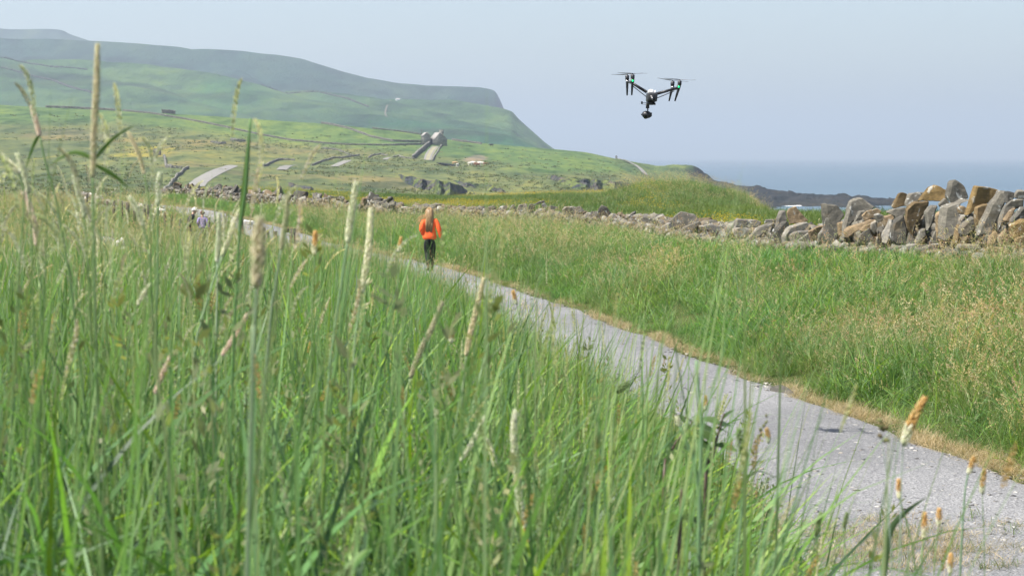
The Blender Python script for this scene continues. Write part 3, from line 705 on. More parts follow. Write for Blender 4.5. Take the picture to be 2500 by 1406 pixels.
p = far1.hit(972, 246); rt = empty('white_house', (p.x, p.y, p.z), 0.2); rt.scale = (.6,) * 3; tag(rt, 'tiny white house at the top of the track on the far hill', 'house')
M_white = plain('white_wall_mat', (0.8, 0.8, 0.78), 0.8, 0.2, 0.05)
mb = MB(); mb.add([(-4.5, 0, -1), (4.5, 0, -1), (4.5, 0, 2.6), (-4.5, 0, 2.6), (-4.5, 5, -1), (4.5, 5, -1), (4.5, 5, 2.6), (-4.5, 5, 2.6), (-4.5, 2.5, 4.6), (4.5, 2.5, 4.6)],
   [(0, 1, 2, 3), (5, 4, 7, 6), (1, 5, 6, 9, 2), (4, 0, 3, 8, 7)]); mb.build('wall', M_white, rt)
mb = MB(); mb.add([(-4.8, -0.4, 2.45), (4.8, -0.4, 2.45), (4.8, 2.5, 4.8), (-4.8, 2.5, 4.8), (-4.8, 5.4, 2.45), (4.8, 5.4, 2.45)], [(0, 1, 2, 3), (3, 2, 5, 4)]); mb.build('roof', M_slate, rt)

# ------------------------------------------------------------------ skinned figures
def skin(name, chains, mat, parent=None, sub=2, root=0):
    """chains: list of [(pos, radius or (rx, ry)), ...]; the first point of a later chain may be an index of an earlier point"""
    V = []; E = []; Rd = []
    for ch in chains:
        prev = None
        for it in ch:
            if isinstance(it, int): prev = it; continue
            V.append(it[0]); Rd.append(it[1]); i = len(V) - 1
            if prev is not None: E.append((prev, i))
            prev = i
    me = bpy.data.meshes.new(name); me.from_pydata([tuple(v) for v in V], E, [])
    o = bpy.data.objects.new(name, me); COL.objects.link(o)
    m = o.modifiers.new('skin', 'SKIN'); m.use_smooth_shade = True; m.branch_smoothing = 0.6
    sv = me.skin_vertices[0].data
    for k, r_ in enumerate(Rd):
        sv[k].radius = r_ if isinstance(r_, tuple) else (r_, r_); sv[k].use_root = (k == root)
    s = o.modifiers.new('sub', 'SUBSURF'); s.levels = sub; s.render_levels = sub
    dg = bpy.context.evaluated_depsgraph_get(); ev = o.evaluated_get(dg); nm = bpy.data.meshes.new_from_object(ev)
    o.modifiers.clear(); o.data = nm; nm.materials.clear(); nm.materials.append(mat)
    nm.polygons.foreach_set('use_smooth', np.ones(len(nm.polygons), dtype=bool))
    if parent is not None: o.parent = parent
    return o
M_skin = plain('skin_mat', (0.56, 0.33, 0.24), 0.55, 0.3, 0.06, 20)
def fingers(hand, dirv, side, curl):
    hand = Vector(hand); d = Vector(dirv).normalized(); sd_ = Vector(side).normalized(); cu = Vector(curl).normalized(); out = []
    for k, ln in enumerate((0.066, 0.076, 0.071, 0.055)):
        b = hand + sd_ * (0.03 - 0.02 * k) + d * 0.045
        out.append([(b - d * 0.02, 0.010), (b + d * ln * .45 + cu * .006, 0.0085), (b + d * ln * .8 + cu * .02, 0.008), (b + d * ln + cu * .04, 0.0065)])
    b = hand + sd_ * 0.035 - d * .005
    out.append([(b - sd_ * .015, 0.012), (b + sd_ * .016 + d * .02 + cu * .01, 0.010), (b + sd_ * .018 + d * .05 + cu * .022, 0.0075)])
    return out
def person(loc, rz, J, label, top_m, leg_m, hair_m, shoe_m, hair_fn, scale=1.0, female=True):
    root_loc = Vector(loc)
    P = {k: Vector(v) for k, v in J.items()}
    sx = 0.92 if female else 1.08
    body = [[(P['pelvis'], (0.115, 0.10)), (P['waist'], (0.105 * sx, 0.08)), (P['chest'], (0.125 * sx, 0.095)), (P['neckb'], (0.075, 0.065)), (P['neck'], 0.05), (P['chin'], (0.062, 0.078)), (P['head'], (0.075, 0.092)), (P['crown'], (0.055, 0.068))]]
    for s in 'RL':
        body.append([2, (P['sh' + s], 0.055), (P['el' + s], 0.038), (P['wr' + s], 0.026), (P['ha' + s], (0.038, 0.02))])
    for s in 'RL':
        body.append([0, (P['hip' + s], 0.085), (P['kn' + s], 0.052), (P['an' + s], 0.034), (P['to' + s], 0.03)])
    for s, sg in (('R', 1), ('L', -1)):
        d = (P['ha' + s] - P['wr' + s]).normalized()
        body += fingers(P['ha' + s], d, (0, 1, 0.0), (-sg, 0.0, 0))
    b = skin('person', body, M_skin); b.location = root_loc; b.rotation_euler = (0, 0, rz); b.scale = (scale,) * 3
    tag(b, label, 'person')
    # face: eyes, brows, nose, mouth and ears belong to the body mesh's head; small features are added as parts
    h = P['head']; fwd = Vector((0, 1, 0))
    f = MB(); f.ball(h + Vector((0, 0.098, -0.02)), (0.012, 0.018, 0.02), 8, 6); f.build('nose', M_skin, b, True)
    for sg in (-1, 1):
        f = MB(); f.ball(h + Vector((sg * 0.078, -0.002, -0.01)), (0.012, 0.02, 0.03), 8, 6); f.build('ear', M_skin, b, True)
        e = MB(); e.ball(h + Vector((sg * 0.032, 0.082, 0.012)), (0.012, 0.01, 0.008), 8, 6); e.build('eye', M_dark, b, True)
    m_ = MB(); m_.ball(h + Vector((0, 0.088, -0.062)), (0.024, 0.01, 0.007), 8, 6); m_.build('mouth', plain('lip_mat', (.4, .16, .14), .5), b, True)
    # clothes
    tp = [[(P['hem'], (0.228 * sx, 0.14)), (P['hem'] * .5 + P['waist'] * .5, (0.215 * sx, 0.13)), (P['waist'], (0.195 * sx, 0.118)), (P['chest'], (0.215 * sx, 0.135)), (P['neckb'] + Vector((0, 0, -.01)), (0.10, 0.085)), (P['neckb'] + Vector((0, 0.004, 0.03)), (0.066, 0.064))]]
    for s in 'RL': tp.append([3, (P['sh' + s], 0.084), ((P['sh' + s] + P['el' + s]) / 2, 0.076), (P['el' + s], 0.070), (P['wr' + s] + (P['el' + s] - P['wr' + s]) * .5, 0.060), (P['wr' + s], 0.048)])
    skin('sweater', tp, top_m, b)
    lg = [[(P['waist'] * .35 + P['pelvis'] * .65, (0.15, 0.105)), (P['pelvis'], (0.175, 0.13))]]
    for s in 'RL': lg.append([1, (P['hip' + s], 0.122), ((P['hip' + s] + P['kn' + s]) / 2, 0.098), (P['kn' + s], 0.070), (P['kn' + s] * .6 + P['an' + s] * .4, 0.068), (P['an' + s], 0.046)])
    skin('leggings', lg, leg_m, b)
    for s in 'RL':
        a, t_ = P['an' + s], P['to' + s]; d = (t_ - a); q = MB()
        heel = a + Vector((0, -0.035, -0.05)); 
        skin('shoe', [[(heel, (0.036, 0.036)), (a * .5 + t_ * .5 + Vector((0, 0, -.012)), (0.042, 0.038)), (t_, (0.04, 0.028)), (t_ + d.normalized() * .03, (0.028, 0.02))], [0, (a + Vector((0, -.01, .02)), 0.043)]], shoe_m, b, 2)
    hair_fn(b, P, hair_m)
    return b
def hair_mat(name, a, b):
    q = NT(name); n = q.noise(1.0, 4, 0.6, vec=q.coord('Object', (90, 90, 5))); g = q.attr()
    c = q.mix(1.0, q.ramp(n, [(0.3, a), (0.7, b)]), g, 'MULTIPLY'); q.base(c, 0.45, 0.4); return q.m
def strands(mb, paths, rad, rg):
    for p, c in paths: mb.tube(p, [rad, rad * 1.15, rad, rad * 0.8, rad * 0.3][:len(p)] if len(p) <= 5 else [rad] * (len(p) - 1) + [rad * .3], 5, True, 1.0, c)
def long_hair(b, P, mat):
    rg = np.random.default_rng(3); mb = MB(); h = P['head']
    # cap
    n = 14
    cap = MB(); V = []; Fc = []
    paths = []
    for k in range(150):
        a = rg.uniform(-math.pi * 1.02, math.pi * 0.02); # back half and sides (towards -y)
        rr = rg.uniform(0.1, 1.0) ** 0.5
        top = h + Vector((math.cos(a) * 0.03 * rr, 0.02 + math.sin(a) * 0.03 * rr, 0.118))
        side = h + Vector((math.cos(a) * 0.088, 0.012 + math.sin(a) * 0.108, 0.03 + rg.normal() * .012))
        mid = h + Vector((math.cos(a) * (0.088 + rg.uniform(0, .012)), -0.02 + min(0, math.sin(a)) * 0.10 - 0.01, -0.12))
        sx = math.cos(a) * rg.uniform(0.055, 0.095) ; low = h + Vector((sx - .01, -0.115 - rg.uniform(0, .03), -0.30)); tip = h + Vector((sx * 0.85 - 0.02, -0.115 - rg.uniform(0, .03), -0.47 - rg.uniform(0, .10)))
        q = rg.uniform(0.75, 1.15); lt = 1.0
        paths.append(([top, side, mid, low, tip], np.array([q, q, q])))
    for k in range(26):   # wisps blown to the left
        st = h + Vector((-0.07, -0.05, rg.uniform(-0.08, 0.0))); L = rg.uniform(0.14, 0.30)
        dz = rg.uniform(-0.30, -0.12)
        paths.append(([st, st + Vector((-.035, -.01, -.05)), st + Vector((-L * .5, -.02, dz * .5)), st + Vector((-L * .8, -.03, dz * .78)), st + Vector((-L, -.03, dz))], np.array([1.9, 1.85, 1.7])))
    for p, c in paths: mb.tube(p, [0.012, 0.018, 0.016, 0.013, 0.003] if c[0] < 1.5 else [0.007, 0.007, 0.006, 0.005, 0.002], 5, True, 1.0, c)
    mb.build('hair', mat, b, True)
def short_hair(b, P, mat):
    rg = np.random.default_rng(5); mb = MB(); h = P['head']
    for k in range(170):
        th = rg.uniform(0, 1.45); ph = rg.uniform(-math.pi, math.pi)
        if math.sin(ph) > 0.35 and th > 0.75: continue
        d = Vector((math.sin(th) * math.cos(ph), math.sin(th) * math.sin(ph), math.cos(th)))
        c = h + Vector((d.x * 0.082, 0.0 + d.y * 0.10, 0.01 + d.z * 0.115)); q = np.array([1, 1, 1]) * rg.uniform(.8, 1.2)
        e = c + Vector((d.x * .012 + rg.normal() * .012, d.y * .012 + rg.normal() * .012, -.03)); mb.tube([c + d * .008, (c + e) / 2 + d * .012, e], [0.017, 0.018, 0.008], 5, True, 1.0, q)
    mb.build('hair', mat, b, True)
M_orange = NT('orange_knit_mat'); M_orange.bump(M_orange.noise(60, 3, vec=M_orange.coord('Object')), 0.3, 0.004)
M_orange = M_orange.base(M_orange.ramp(M_orange.noise(9, 3, vec=M_orange.coord('Object')), [(0.3, (0.90, 0.115, 0.03)), (0.7, (0.97, 0.155, 0.045))]), 0.75, 0.2)
M_black = plain('black_cloth_mat', (0.011, 0.012, 0.014), 0.75, 0.2, 0.2)
M_shoe = plain('dark_shoe_mat', (0.03, 0.028, 0.03), 0.6, 0.3, 0.2)
M_hair = hair_mat('blonde_hair_mat', (0.14, 0.08, 0.034), (0.38, 0.25, 0.115))
WJ = dict(pelvis=(0.0, 0, .90), waist=(0, .01, 1.06), chest=(0, .02, 1.22), neckb=(0, .02, 1.37), neck=(0, .025, 1.43), chin=(0, .04, 1.485), head=(0, .045, 1.535), crown=(0, .035, 1.605), hem=(0, -.005, .80),
          shR=(.165, .01, 1.335), elR=(.25, -.03, 1.09), wrR=(.30, -.01, .86), haR=(.312, .01, .79), shL=(-.165, .01, 1.335), elL=(-.215, -.06, 1.09), wrL=(-.16, .12, .95), haL=(-.135, .18, .92),
          hipR=(.085, 0, .84), knR=(.075, .045, .47), anR=(.055, .07, .085), toR=(.06, .20, .035), hipL=(-.085, 0, .84), knL=(-.06, .03, .48), anL=(-.045, -.14, .14), toL=(-.045, -.05, .035))
pY = Yz(664, ZP); pp = at(1049, 664, pY)
person((pp.x, pY, ZP + 0.01), R(4), WJ, 'woman walking away in orange sweater and black leggings with long blonde hair', M_orange, M_black, M_hair, M_shoe, long_hair, scale=1.025)
# two walkers behind the low posts, only their upper bodies in view
M_dkjacket = plain('dark_jacket_mat', (0.025, 0.027, 0.03), 0.7, 0.2, 0.3, 15); M_lilac = plain('lilac_fleece_mat', (0.24, 0.20, 0.36), 0.8, 0.2, 0.15, 15)
def bent(lean, twist):
    J = {k: Vector(v) for k, v in WJ.items()}; piv = Vector((0, 0, .95))
    for k in J:
        if J[k].z > 0.93 or k.startswith(('el', 'wr', 'ha')):
            v = J[k] - piv; v = Matrix.Rotation(-lean, 3, 'X') @ v; J[k] = piv + v
    return J
q = at(477, 508, 73.0); zf = gz(q.x, 73.0)
s1 = (at(477, 506, 73.0).z - zf) / 1.50
person((q.x - .25, 73.0, zf - .12), R(-75), bent(0.35, 0), 'grey haired walker in dark jacket bending behind the fence posts', M_dkjacket, M_black, hair_mat('grey_hair_mat', (0.5, 0.48, 0.45), (0.75, 0.73, 0.7)), M_shoe, short_hair, scale=s1, female=False)
q = at(494, 525, 71.5); zf = gz(q.x, 71.5)
s2 = (at(494, 517, 71.5).z - zf) / 1.62
person((q.x, 71.5, zf), R(10), bent(0.12, 0), 'brown haired walker in lilac fleece beside the grey haired walker', M_lilac, M_black, hair_mat('brown_hair_mat', (0.08, 0.035, 0.018), (0.16, 0.075, 0.035)), M_shoe, short_hair, scale=s2)

# ------------------------------------------------------------------ cattle on the far field
M_cow = {'white': plain('white_hide_mat', (0.62, 0.58, 0.50), 0.8), 'brown': plain('brown_hide_mat', (0.17, 0.075, 0.035), 0.8), 'black': plain('black_hide_mat', (0.02, 0.02, 0.025), 0.8), 'tan': plain('tan_hide_mat', (0.42, 0.27, 0.13), 0.8)}
def cow(px, py, colr, face, label, lying=False, graze=True):
    p = hill.hit(px, py); dz = -0.55 if lying else 0.0
    B = [[((-.75, 0, 1.05), (.22, .28)), ((-.45, 0, 1.02), (.34, .36)), ((0.05, 0, .98), (.37, .40)), ((.5, 0, 1.02), (.33, .37)), ((.82, 0, 1.15), (.2, .24)), ((1.05, 0, 1.0 if graze else 1.3), .15), ((1.2, 0, .72 if graze else 1.38), .15), ((1.38, 0, .45 if graze else 1.22), .09)]]
    for y_ in (.2, -.2):
        B.append([1, ((-.58, y_, .78), .15), ((-.50, y_, .58), .10), ((-.66, y_, .32), .065), ((-.6, y_, 0.03), .07)])
        B.append([3, ((.55, y_, .72), .13), ((.56, y_, .38), .075), ((.54, y_, .03), .065)])
    B.append([0, ((-.92, 0, 1.1), .05), ((-.97, 0, .6), .035), ((-.97, 0, .45), .06)])
    o = skin('cow', B, M_cow[colr], None, 1, 2)
    hx, hz = (1.18, .80) if graze else (1.15, 1.42)
    for s in (-1, 1):
        h = MB(); h.tube([(hx, s * .1, hz + .05), (hx - .05, s * .26, hz + .06)], [.05, .03], 6); h.build('ear', M_cow[colr], o)
    o.location = (p.x, p.y, p.z + dz); o.rotation_euler = (0, 0, face)
    return tag(o, label, 'cow', 'cattle on the far field')
for a in ((1148, 405, 'white', 0.2, 'white cow at the left end of the close herd on the bare patch'), (1155, 403.5, 'white', 2.8, 'second white cow from the left in the herd'), (1160, 406, 'brown', 0.3, 'brown cow in the middle of the close herd'),
          (1166, 408, 'brown', 3.3, 'brown cow lowest in the close herd'), (1170, 404, 'white', 0.1, 'white cow just right of the middle of the herd'), (1176, 404.5, 'white', 3.0, 'rightmost white cow in the herd'), (1185, 406, 'brown', 0.2, 'dark brown cow at the right end of the herd'),
          (1117, 409, 'white', 1.2, 'lone pale cow below the bare patch'), (1110, 404, 'tan', 0.1, 'tan cow left of the lone pale cow'), (1200, 358.5, 'black', 2.9, 'single black cow grazing high on the green field right of the cottage')):
    cow(*a)
p = hill.hit(1092, 405.5); rg = np.random.default_rng(9)
o = solid_stone('boulder', p, (8.0, 2.4, 1.7), rotm(0, 0.1, 0.05), rg, None, (.06, .065, .075), 1, .15, M_cliff); tag(o, 'long dark rock lying in the rough field below the cottage track', 'rock')

# ------------------------------------------------------------------ the near dry stone wall along the right of the path
wy = np.array([q[1] for q in WALL]); wx = np.array([q[0] for q in WALL])
def wall_x(Y): return np.interp(Y, wy, wx)
def wall_at_px(px):
    """point of the wall line seen in photograph column px (base height)"""
    best = None
    for Y in np.linspace(14, 140, 1261):
        d = abs(1250 + wall_x(Y) / Y * 4872 - px)
        if best is None or d < best[0]: best = (d, Y)
    return best[1]
def rubble(name, parent, base, Y0, Y1, h, wdt, size, seed, hfun=None, backf=1.0):
    rg = np.random.default_rng(seed); mb = MB(); Y = Y0
    line = [(float(wall_x(q)), q) for q in np.linspace(Y0, Y1, 40)]
    for (p, d) in poly_walk(line, size * 0.62):
        z = gz(p[0], p[1]); hh = h if hfun is None else hfun(p[1])
        nrm = np.array([-d[1], d[0]])
        for sd_ in (-1, 1):
            hs = (hh if sd_ > 0 or backf == 1.0 else float(np.interp(p[1], [14, 24, 40, 46, 56, 93], [1.0, .9, .80, .55, .5, .5]))); nl = max(1, int(round(hs / (size * 0.5))))
            for k in range(nl):
                s = size * rg.uniform(0.6, 1.35) * (1.5 if sd_ < 0 and backf > 1 else 1); q = p + nrm * (wdt * .28 if sd_ > 0 else (-.62 if backf > 1 else -wdt * .28)) + rg.normal(size=2) * size * 0.12
                put_stone(mb, (q[0] - base[0], q[1] - base[1], z - 0.05 + (k + .5) * hs / nl + rg.normal() * .02 - base[2]),
                          (s * rg.uniform(.9, 1.6), s * rg.uniform(.8, 1.2), s * rg.uniform(.5, .85)), rotm(rg.normal() * .25, rg.normal() * .25, math.atan2(d[1], d[0]) + rg.normal() * .5), rg)
    o = mb.build(name, M_stone, parent); return tag(o, kind='stuff')
def slab_from_outline(pts, Y, thick, parent, base, col, seed, lean=(0.0, 0.0)):
    """a leaning slab: its outline as seen, thickness running back and to the left, edges broken"""
    rg = np.random.default_rng(seed)
    P = [at(x, y, Y) for x, y in pts]
    area = sum(a.x * b.z - b.x * a.z for a, b in zip(P, P[1:] + P[:1]))
    if area < 0: P = P[::-1]
    cx = sum(p.x for p in P) / len(P); cz = sum(p.z for p in P) / len(P)
    dv = Vector((lean[0], 1.0, lean[1])).normalized() * thick
    tilt = rg.uniform(-0.35, 0.25); tilt2 = rg.uniform(-0.1, 0.22)
    bm = bmesh.new(); fr = []; bk = []
    for p in P:
        q = Vector((p.x, Y + (p.x - cx) * tilt + (p.z - cz) * tilt2, p.z)) - Vector(base)
        fr.append(bm.verts.new(q)); r = q + dv; c = Vector((cx, Y, cz)) - Vector(base) + dv
        bk.append(bm.verts.new(r + (c - r) * rg.uniform(-0.02, 0.16)))
    n = len(P)
    bm.faces.new(fr); bm.faces.new(bk[::-1])
    for k in range(n): bm.faces.new([fr[k], bk[k], bk[(k + 1) % n], fr[(k + 1) % n]])
    bmesh.ops.recalc_face_normals(bm, faces=bm.faces[:])
    bmesh.ops.bevel(bm, geom=bm.edges[:], offset=min(0.03, thick * 0.16), segments=1, affect='EDGES', clamp_overlap=True)
    bmesh.ops.triangulate(bm, faces=bm.faces[:])
    bmesh.ops.subdivide_edges(bm, edges=[e for e in bm.edges if e.calc_length() > 0.12], cuts=2)
    bmesh.ops.triangulate(bm, faces=bm.faces[:])
    o = bm_obj('coping_stone', bm, M_stone, parent)
    refine_stone(o.data, 0.030, 3.4, seed)
    c_ = np.ones((len(o.data.vertices), 4), dtype=np.float32); c_[:, :3] = col
    a = o.data.attributes.new('Col', 'FLOAT_COLOR', 'POINT'); a.data.foreach_set('color', c_.ravel())
    return o
GR = (0.166, 0.157, 0.136); DG = (0.108, 0.104, 0.092); TN = (0.23, 0.174, 0.111); OC = (0.215, 0.152, 0.07); PL = (0.255, 0.242, 0.217); BR = (0.152, 0.112, 0.062)
Z6 = [ (TN, [(80, 420), (110, 370), (180, 345), (230, 400), (320, 500), (230, 530), (130, 520), (90, 470)]),
 (GR, [(0, 470), (40, 400), (80, 390), (95, 480), (20, 560), (-20, 580)]), (DG, [(-30, 600), (90, 490), (130, 530), (60, 740), (0, 745)]),
 (PL, [(70, 640), (120, 560), (300, 510), (335, 540), (270, 600), (160, 620), (110, 740), (75, 740)]), (GR, [(120, 640), (180, 610), (330, 590), (280, 650), (200, 690), (150, 740), (125, 700)]),
 (GR, [(250, 650), (310, 610), (330, 700), (300, 750), (200, 740), (150, 730), (190, 690)]), (TN, [(310, 610), (400, 560), (480, 540), (430, 610), (380, 690), (330, 700)]),
 (GR, [(400, 640), (480, 560), (525, 580), (470, 680), (410, 720)]), (DG, [(485, 310), (520, 330), (600, 335), (690, 440), (640, 500), (590, 730), (565, 800), (510, 690), (500, 520), (490, 430)]),
 (TN, [(610, 520), (690, 490), (680, 640), (620, 650)]), (GR, [(740, 300), (860, 255), (990, 360), (940, 420), (800, 480), (740, 530), (690, 640), (655, 730), (650, 640), (700, 450)]),
 (GR, [(790, 470), (830, 410), (900, 400), (860, 480), (780, 520)]), (TN, [(840, 450), (900, 400), (1000, 370), (1050, 405), (1000, 460), (880, 500)]),
 (TN, [(690, 610), (740, 560), (990, 475), (1000, 500), (880, 560), (810, 610), (710, 690)]), (TN, [(820, 590), (880, 540), (970, 510), (950, 570), (850, 610)]),
 (DG, [(830, 640), (930, 570), (960, 640), (1000, 720), (880, 700), (800, 680)]), (PL, [(940, 530), (1000, 490), (1020, 560), (980, 640), (940, 580)]),
 (GR, [(990, 440), (1030, 425), (1075, 440), (1060, 500), (1010, 510)]), (TN, [(1070, 460), (1180, 430), (1190, 470), (1110, 540), (1085, 510)]),
 (PL, [(1150, 540), (1185, 480), (1170, 560), (1130, 690), (1100, 740), (1110, 650)]), (BR, [(1170, 370), (1230, 210), (1250, 205), (1340, 235), (1300, 350), (1190, 380)]),
 (GR, [(1100, 420), (1190, 370), (1300, 355), (1290, 430), (1200, 500), (1180, 450)]), (DG, [(1190, 500), (1290, 430), (1320, 600), (1310, 740), (1200, 740), (1150, 700), (1170, 560)]),
 (GR, [(1300, 300), (1345, 220), (1420, 205), (1520, 205), (1470, 290), (1390, 320), (1310, 360)]), (BR, [(1300, 370), (1380, 310), (1540, 290), (1530, 380), (1400, 560), (1370, 690), (1330, 600), (1300, 500)]),
 (OC, [(1450, 290), (1540, 160), (1620, 135), (1690, 175), (1750, 175), (1720, 280), (1640, 300), (1540, 295)]), (DG, [(1770, 90), (1800, 70), (1910, 140), (1955, 270), (1880, 290), (1760, 330), (1720, 260)]),
 (GR, [(1630, 330), (1700, 255), (1760, 320), (1740, 380), (1650, 360)]), (GR, [(1510, 420), (1560, 345), (1640, 340), (1600, 440), (1560, 560), (1520, 620), (1520, 500)]),
 (TN, [(1610, 440), (1660, 410), (1740, 420), (1680, 520), (1640, 560), (1615, 700)]), (GR, [(1700, 500), (1740, 370), (1960, 285), (1860, 330), (1840, 480), (1780, 640), (1690, 700)]),
 (TN, [(1840, 370), (1890, 350), (1935, 380), (1890, 440), (1850, 430)]), (OC, [(1920, 450), (2020, 130), (2140, 150), (2265, 190), (2200, 300), (2100, 330), (1980, 420)]),
 (GR, [(1860, 580), (1930, 490), (2000, 450), (2000, 560), (1920, 680), (1870, 650)]), (BR, [(2020, 360), (2165, 315), (2130, 420), (2060, 540), (2020, 600)]),
 (GR, [(2250, 210), (2300, 200), (2330, 220), (2290, 330), (2200, 560), (2140, 720), (2080, 760), (2100, 640), (2020, 660), (2060, 560), (2170, 330)]), (DG, [(2320, 200), (2420, 215), (2400, 270), (2310, 330)]),
 (GR, [(2290, 360), (2360, 290), (2500, 270), (2500, 370), (2430, 370), (2300, 500), (2230, 620), (2250, 520)]), (TN, [(2300, 500), (2380, 390), (2430, 370), (2400, 440), (2350, 520)]),
 (GR, [(2420, 230), (2450, 195), (2520, 195), (2540, 275), (2410, 275)]), (DG, [(2370, 500), (2430, 440), (2520, 340), (2560, 480), (2380, 530)]), (OC, [(2370, 540), (2500, 480), (2580, 520), (2560, 620), (2390, 690)]),
 (BR, [(2400, 690), (2500, 640), (2570, 660), (2560, 800), (2410, 810)]), (TN, [(2240, 640), (2330, 570), (2330, 680), (2250, 690)]), (TN, [(2150, 680), (2220, 600), (2240, 640), (2190, 740), (2130, 740)]),
 (GR, [(1410, 730), (1450, 600), (1490, 560), (1500, 650), (1440, 720)]), (GR, [(1540, 720), (1600, 600), (1640, 650), (1610, 740)]), (BR, [(1790, 740), (1850, 520), (1870, 560), (1830, 740)]), (DG, [(1310, 740), (1340, 620), (1400, 700), (1380, 740)]),
 (PL, [(1300, 790), (1320, 735), (1420, 735), (1390, 790)]), (GR, [(1380, 800), (1430, 745), (1640, 735), (1650, 790), (1500, 820)]), (GR, [(1820, 790), (1850, 745), (2060, 740), (2080, 790)]), (TN, [(2100, 810), (2130, 760), (2300, 770), (2290, 820)])]
Z5 = [(DG, [(205, 560), (250, 500), (300, 520), (340, 600), (290, 690), (230, 690), (215, 620)]), (GR, [(-10, 530), (60, 515), (100, 560), (40, 575), (0, 570)]),
 (GR, [(840, 640), (930, 560), (1060, 590), (1120, 670), (1060, 720), (930, 740), (870, 700)]), (PL, [(770, 690), (850, 650), (900, 740), (780, 760)]), (GR, [(1420, 640), (1430, 630), (1600, 630), (1635, 650), (1630, 700), (1410, 700)]),
 (PL, [(1400, 710), (1470, 680), (1560, 720), (1530, 780), (1420, 790)]), (GR, [(1490, 830), (1620, 700), (1770, 650), (1700, 720), (1600, 800)]), (PL, [(1090, 690), (1200, 670), (1280, 680), (1300, 730), (1190, 730)]), (DG, [(1320, 800), (1380, 720), (1420, 790), (1400, 850)]),
 (PL, [(290, 690), (310, 600), (350, 575), (420, 610), (370, 660)]), (GR, [(380, 690), (420, 630), (560, 620), (560, 690), (420, 710)]), (GR, [(500, 730), (560, 660), (640, 640), (600, 700)]), (DG, [(570, 650), (600, 610), (690, 620), (690, 660)]),
 (PL, [(580, 730), (620, 660), (700, 660), (720, 700), (640, 740)]), (GR, [(915, 740), (960, 700), (1100, 640), (1125, 670), (1000, 740)]), (DG, [(1660, 660), (1670, 632), (1760, 630), (1770, 660)]), (GR, [(1560, 860), (1600, 800), (1700, 790), (1640, 870)]), (PL, [(1090, 790), (1110, 760), (1200, 770), (1190, 810)]),
 (GR, [(130, 600), (160, 555), (220, 560), (220, 600)]), (PL, [(90, 620), (120, 565), (150, 570), (130, 620)]), (PL, [(0, 620), (20, 575), (60, 590), (50, 640)])]
Z7 = [(GR, [(940, 190), (1010, 95), (1065, 150), (1060, 190), (960, 200)]), (GR, [(1070, 140), (1090, 95), (1170, 95), (1170, 190), (1080, 190)]), (DG, [(1170, 95), (1190, 90), (1200, 290), (1170, 290)]), (DG, [(1200, 100), (1290, 95), (1260, 190), (1230, 290), (1200, 280)]),
 (DG, [(1290, 90), (1340, 55), (1400, 40), (1400, 80), (1300, 100)]), (PL, [(1360, 95), (1400, 75), (1440, 130), (1380, 140)]), (GR, [(1440, 150), (1470, 110), (1560, 120), (1580, 160)]), (GR, [(1300, 190), (1360, 140), (1430, 150), (1330, 300), (1300, 290)]), (GR, [(1620, 160), (1660, 120), (1760, 110), (1880, 170), (1870, 200), (1700, 240), (1620, 220)]),
 (GR, [(1640, 290), (1600, 240), (1740, 230), (1760, 290)]), (PL, [(690, 210), (700, 190), (800, 175), (800, 195), (720, 220)]), (GR, [(640, 180), (680, 135), (780, 110), (810, 150), (700, 190)]), (DG, [(820, 160), (860, 125), (940, 110), (950, 150), (870, 190)]), (GR, [(450, 200), (470, 130), (540, 125), (570, 170), (550, 220)]),
 (GR, [(280, 200), (330, 145), (440, 120), (450, 200), (320, 220)]), (GR, [(1490, 250), (1560, 190), (1620, 250), (1500, 330)]), (GR, [(1380, 220), (1420, 190), (1500, 190), (1490, 260), (1400, 270)])]
Yb = wall_at_px(2250); base = Vector((float(wall_x(Yb)), Yb, gz(float(wall_x(Yb)), Yb)))
wall_near = empty('stone_wall', base); tag(wall_near, 'dry stone wall topped with big leaning slabs beside the path at the right', 'stone wall')
k = 0
for zx, (x0, y0, sc) in ((Z6, (1900, 420, .24)), (Z5, (1400, 360, .28)), (Z7, (1050, 480, .2))):
    for col, pts in zx:
        pp = [(x0 + a * sc, y0 + b * sc) for a, b in pts]; mx = sum(p[0] for p in pp) / len(pp); my = max(p[1] for p in pp); ty = min(p[1] for p in pp)
        Yw = wall_at_px(min(mx, 2495)); sz = (my - ty) * Yw / F
        low = (y0 + sc * sum(b for a, b in pts) / len(pts))
        ref = np.interp(mx, [1050, 1500, 1750, 1950, 2100, 2500], [515, 545, 570, 555, 540, 520])
        Yk = Yw + 0.0 - 0.006 * (low - ref) * Yw / 36 * 0.9
        cc = np.array(col) * (0.85 + 0.3 * random.random())
        slab_from_outline(pp, Yk, max(0.10, min(0.34, sz * random.uniform(0.22, 0.5))), wall_near, base, cc, 40 + k, (random.uniform(-0.5, 0.1), random.uniform(-0.05, 0.25))); k += 1
def hf(Y): return float(np.interp(Y, [14, 24, 36, 43, 50, 56, 66, 80, 90, 95], [0.28, 0.26, 0.22, 0.22, 0.24, 0.28, 0.36, 0.5, 0.5, 0.4]))
rubble('rubble', wall_near, base, 15, 93, 0.6, 0.62, 0.24, 77, hf, 2.0)
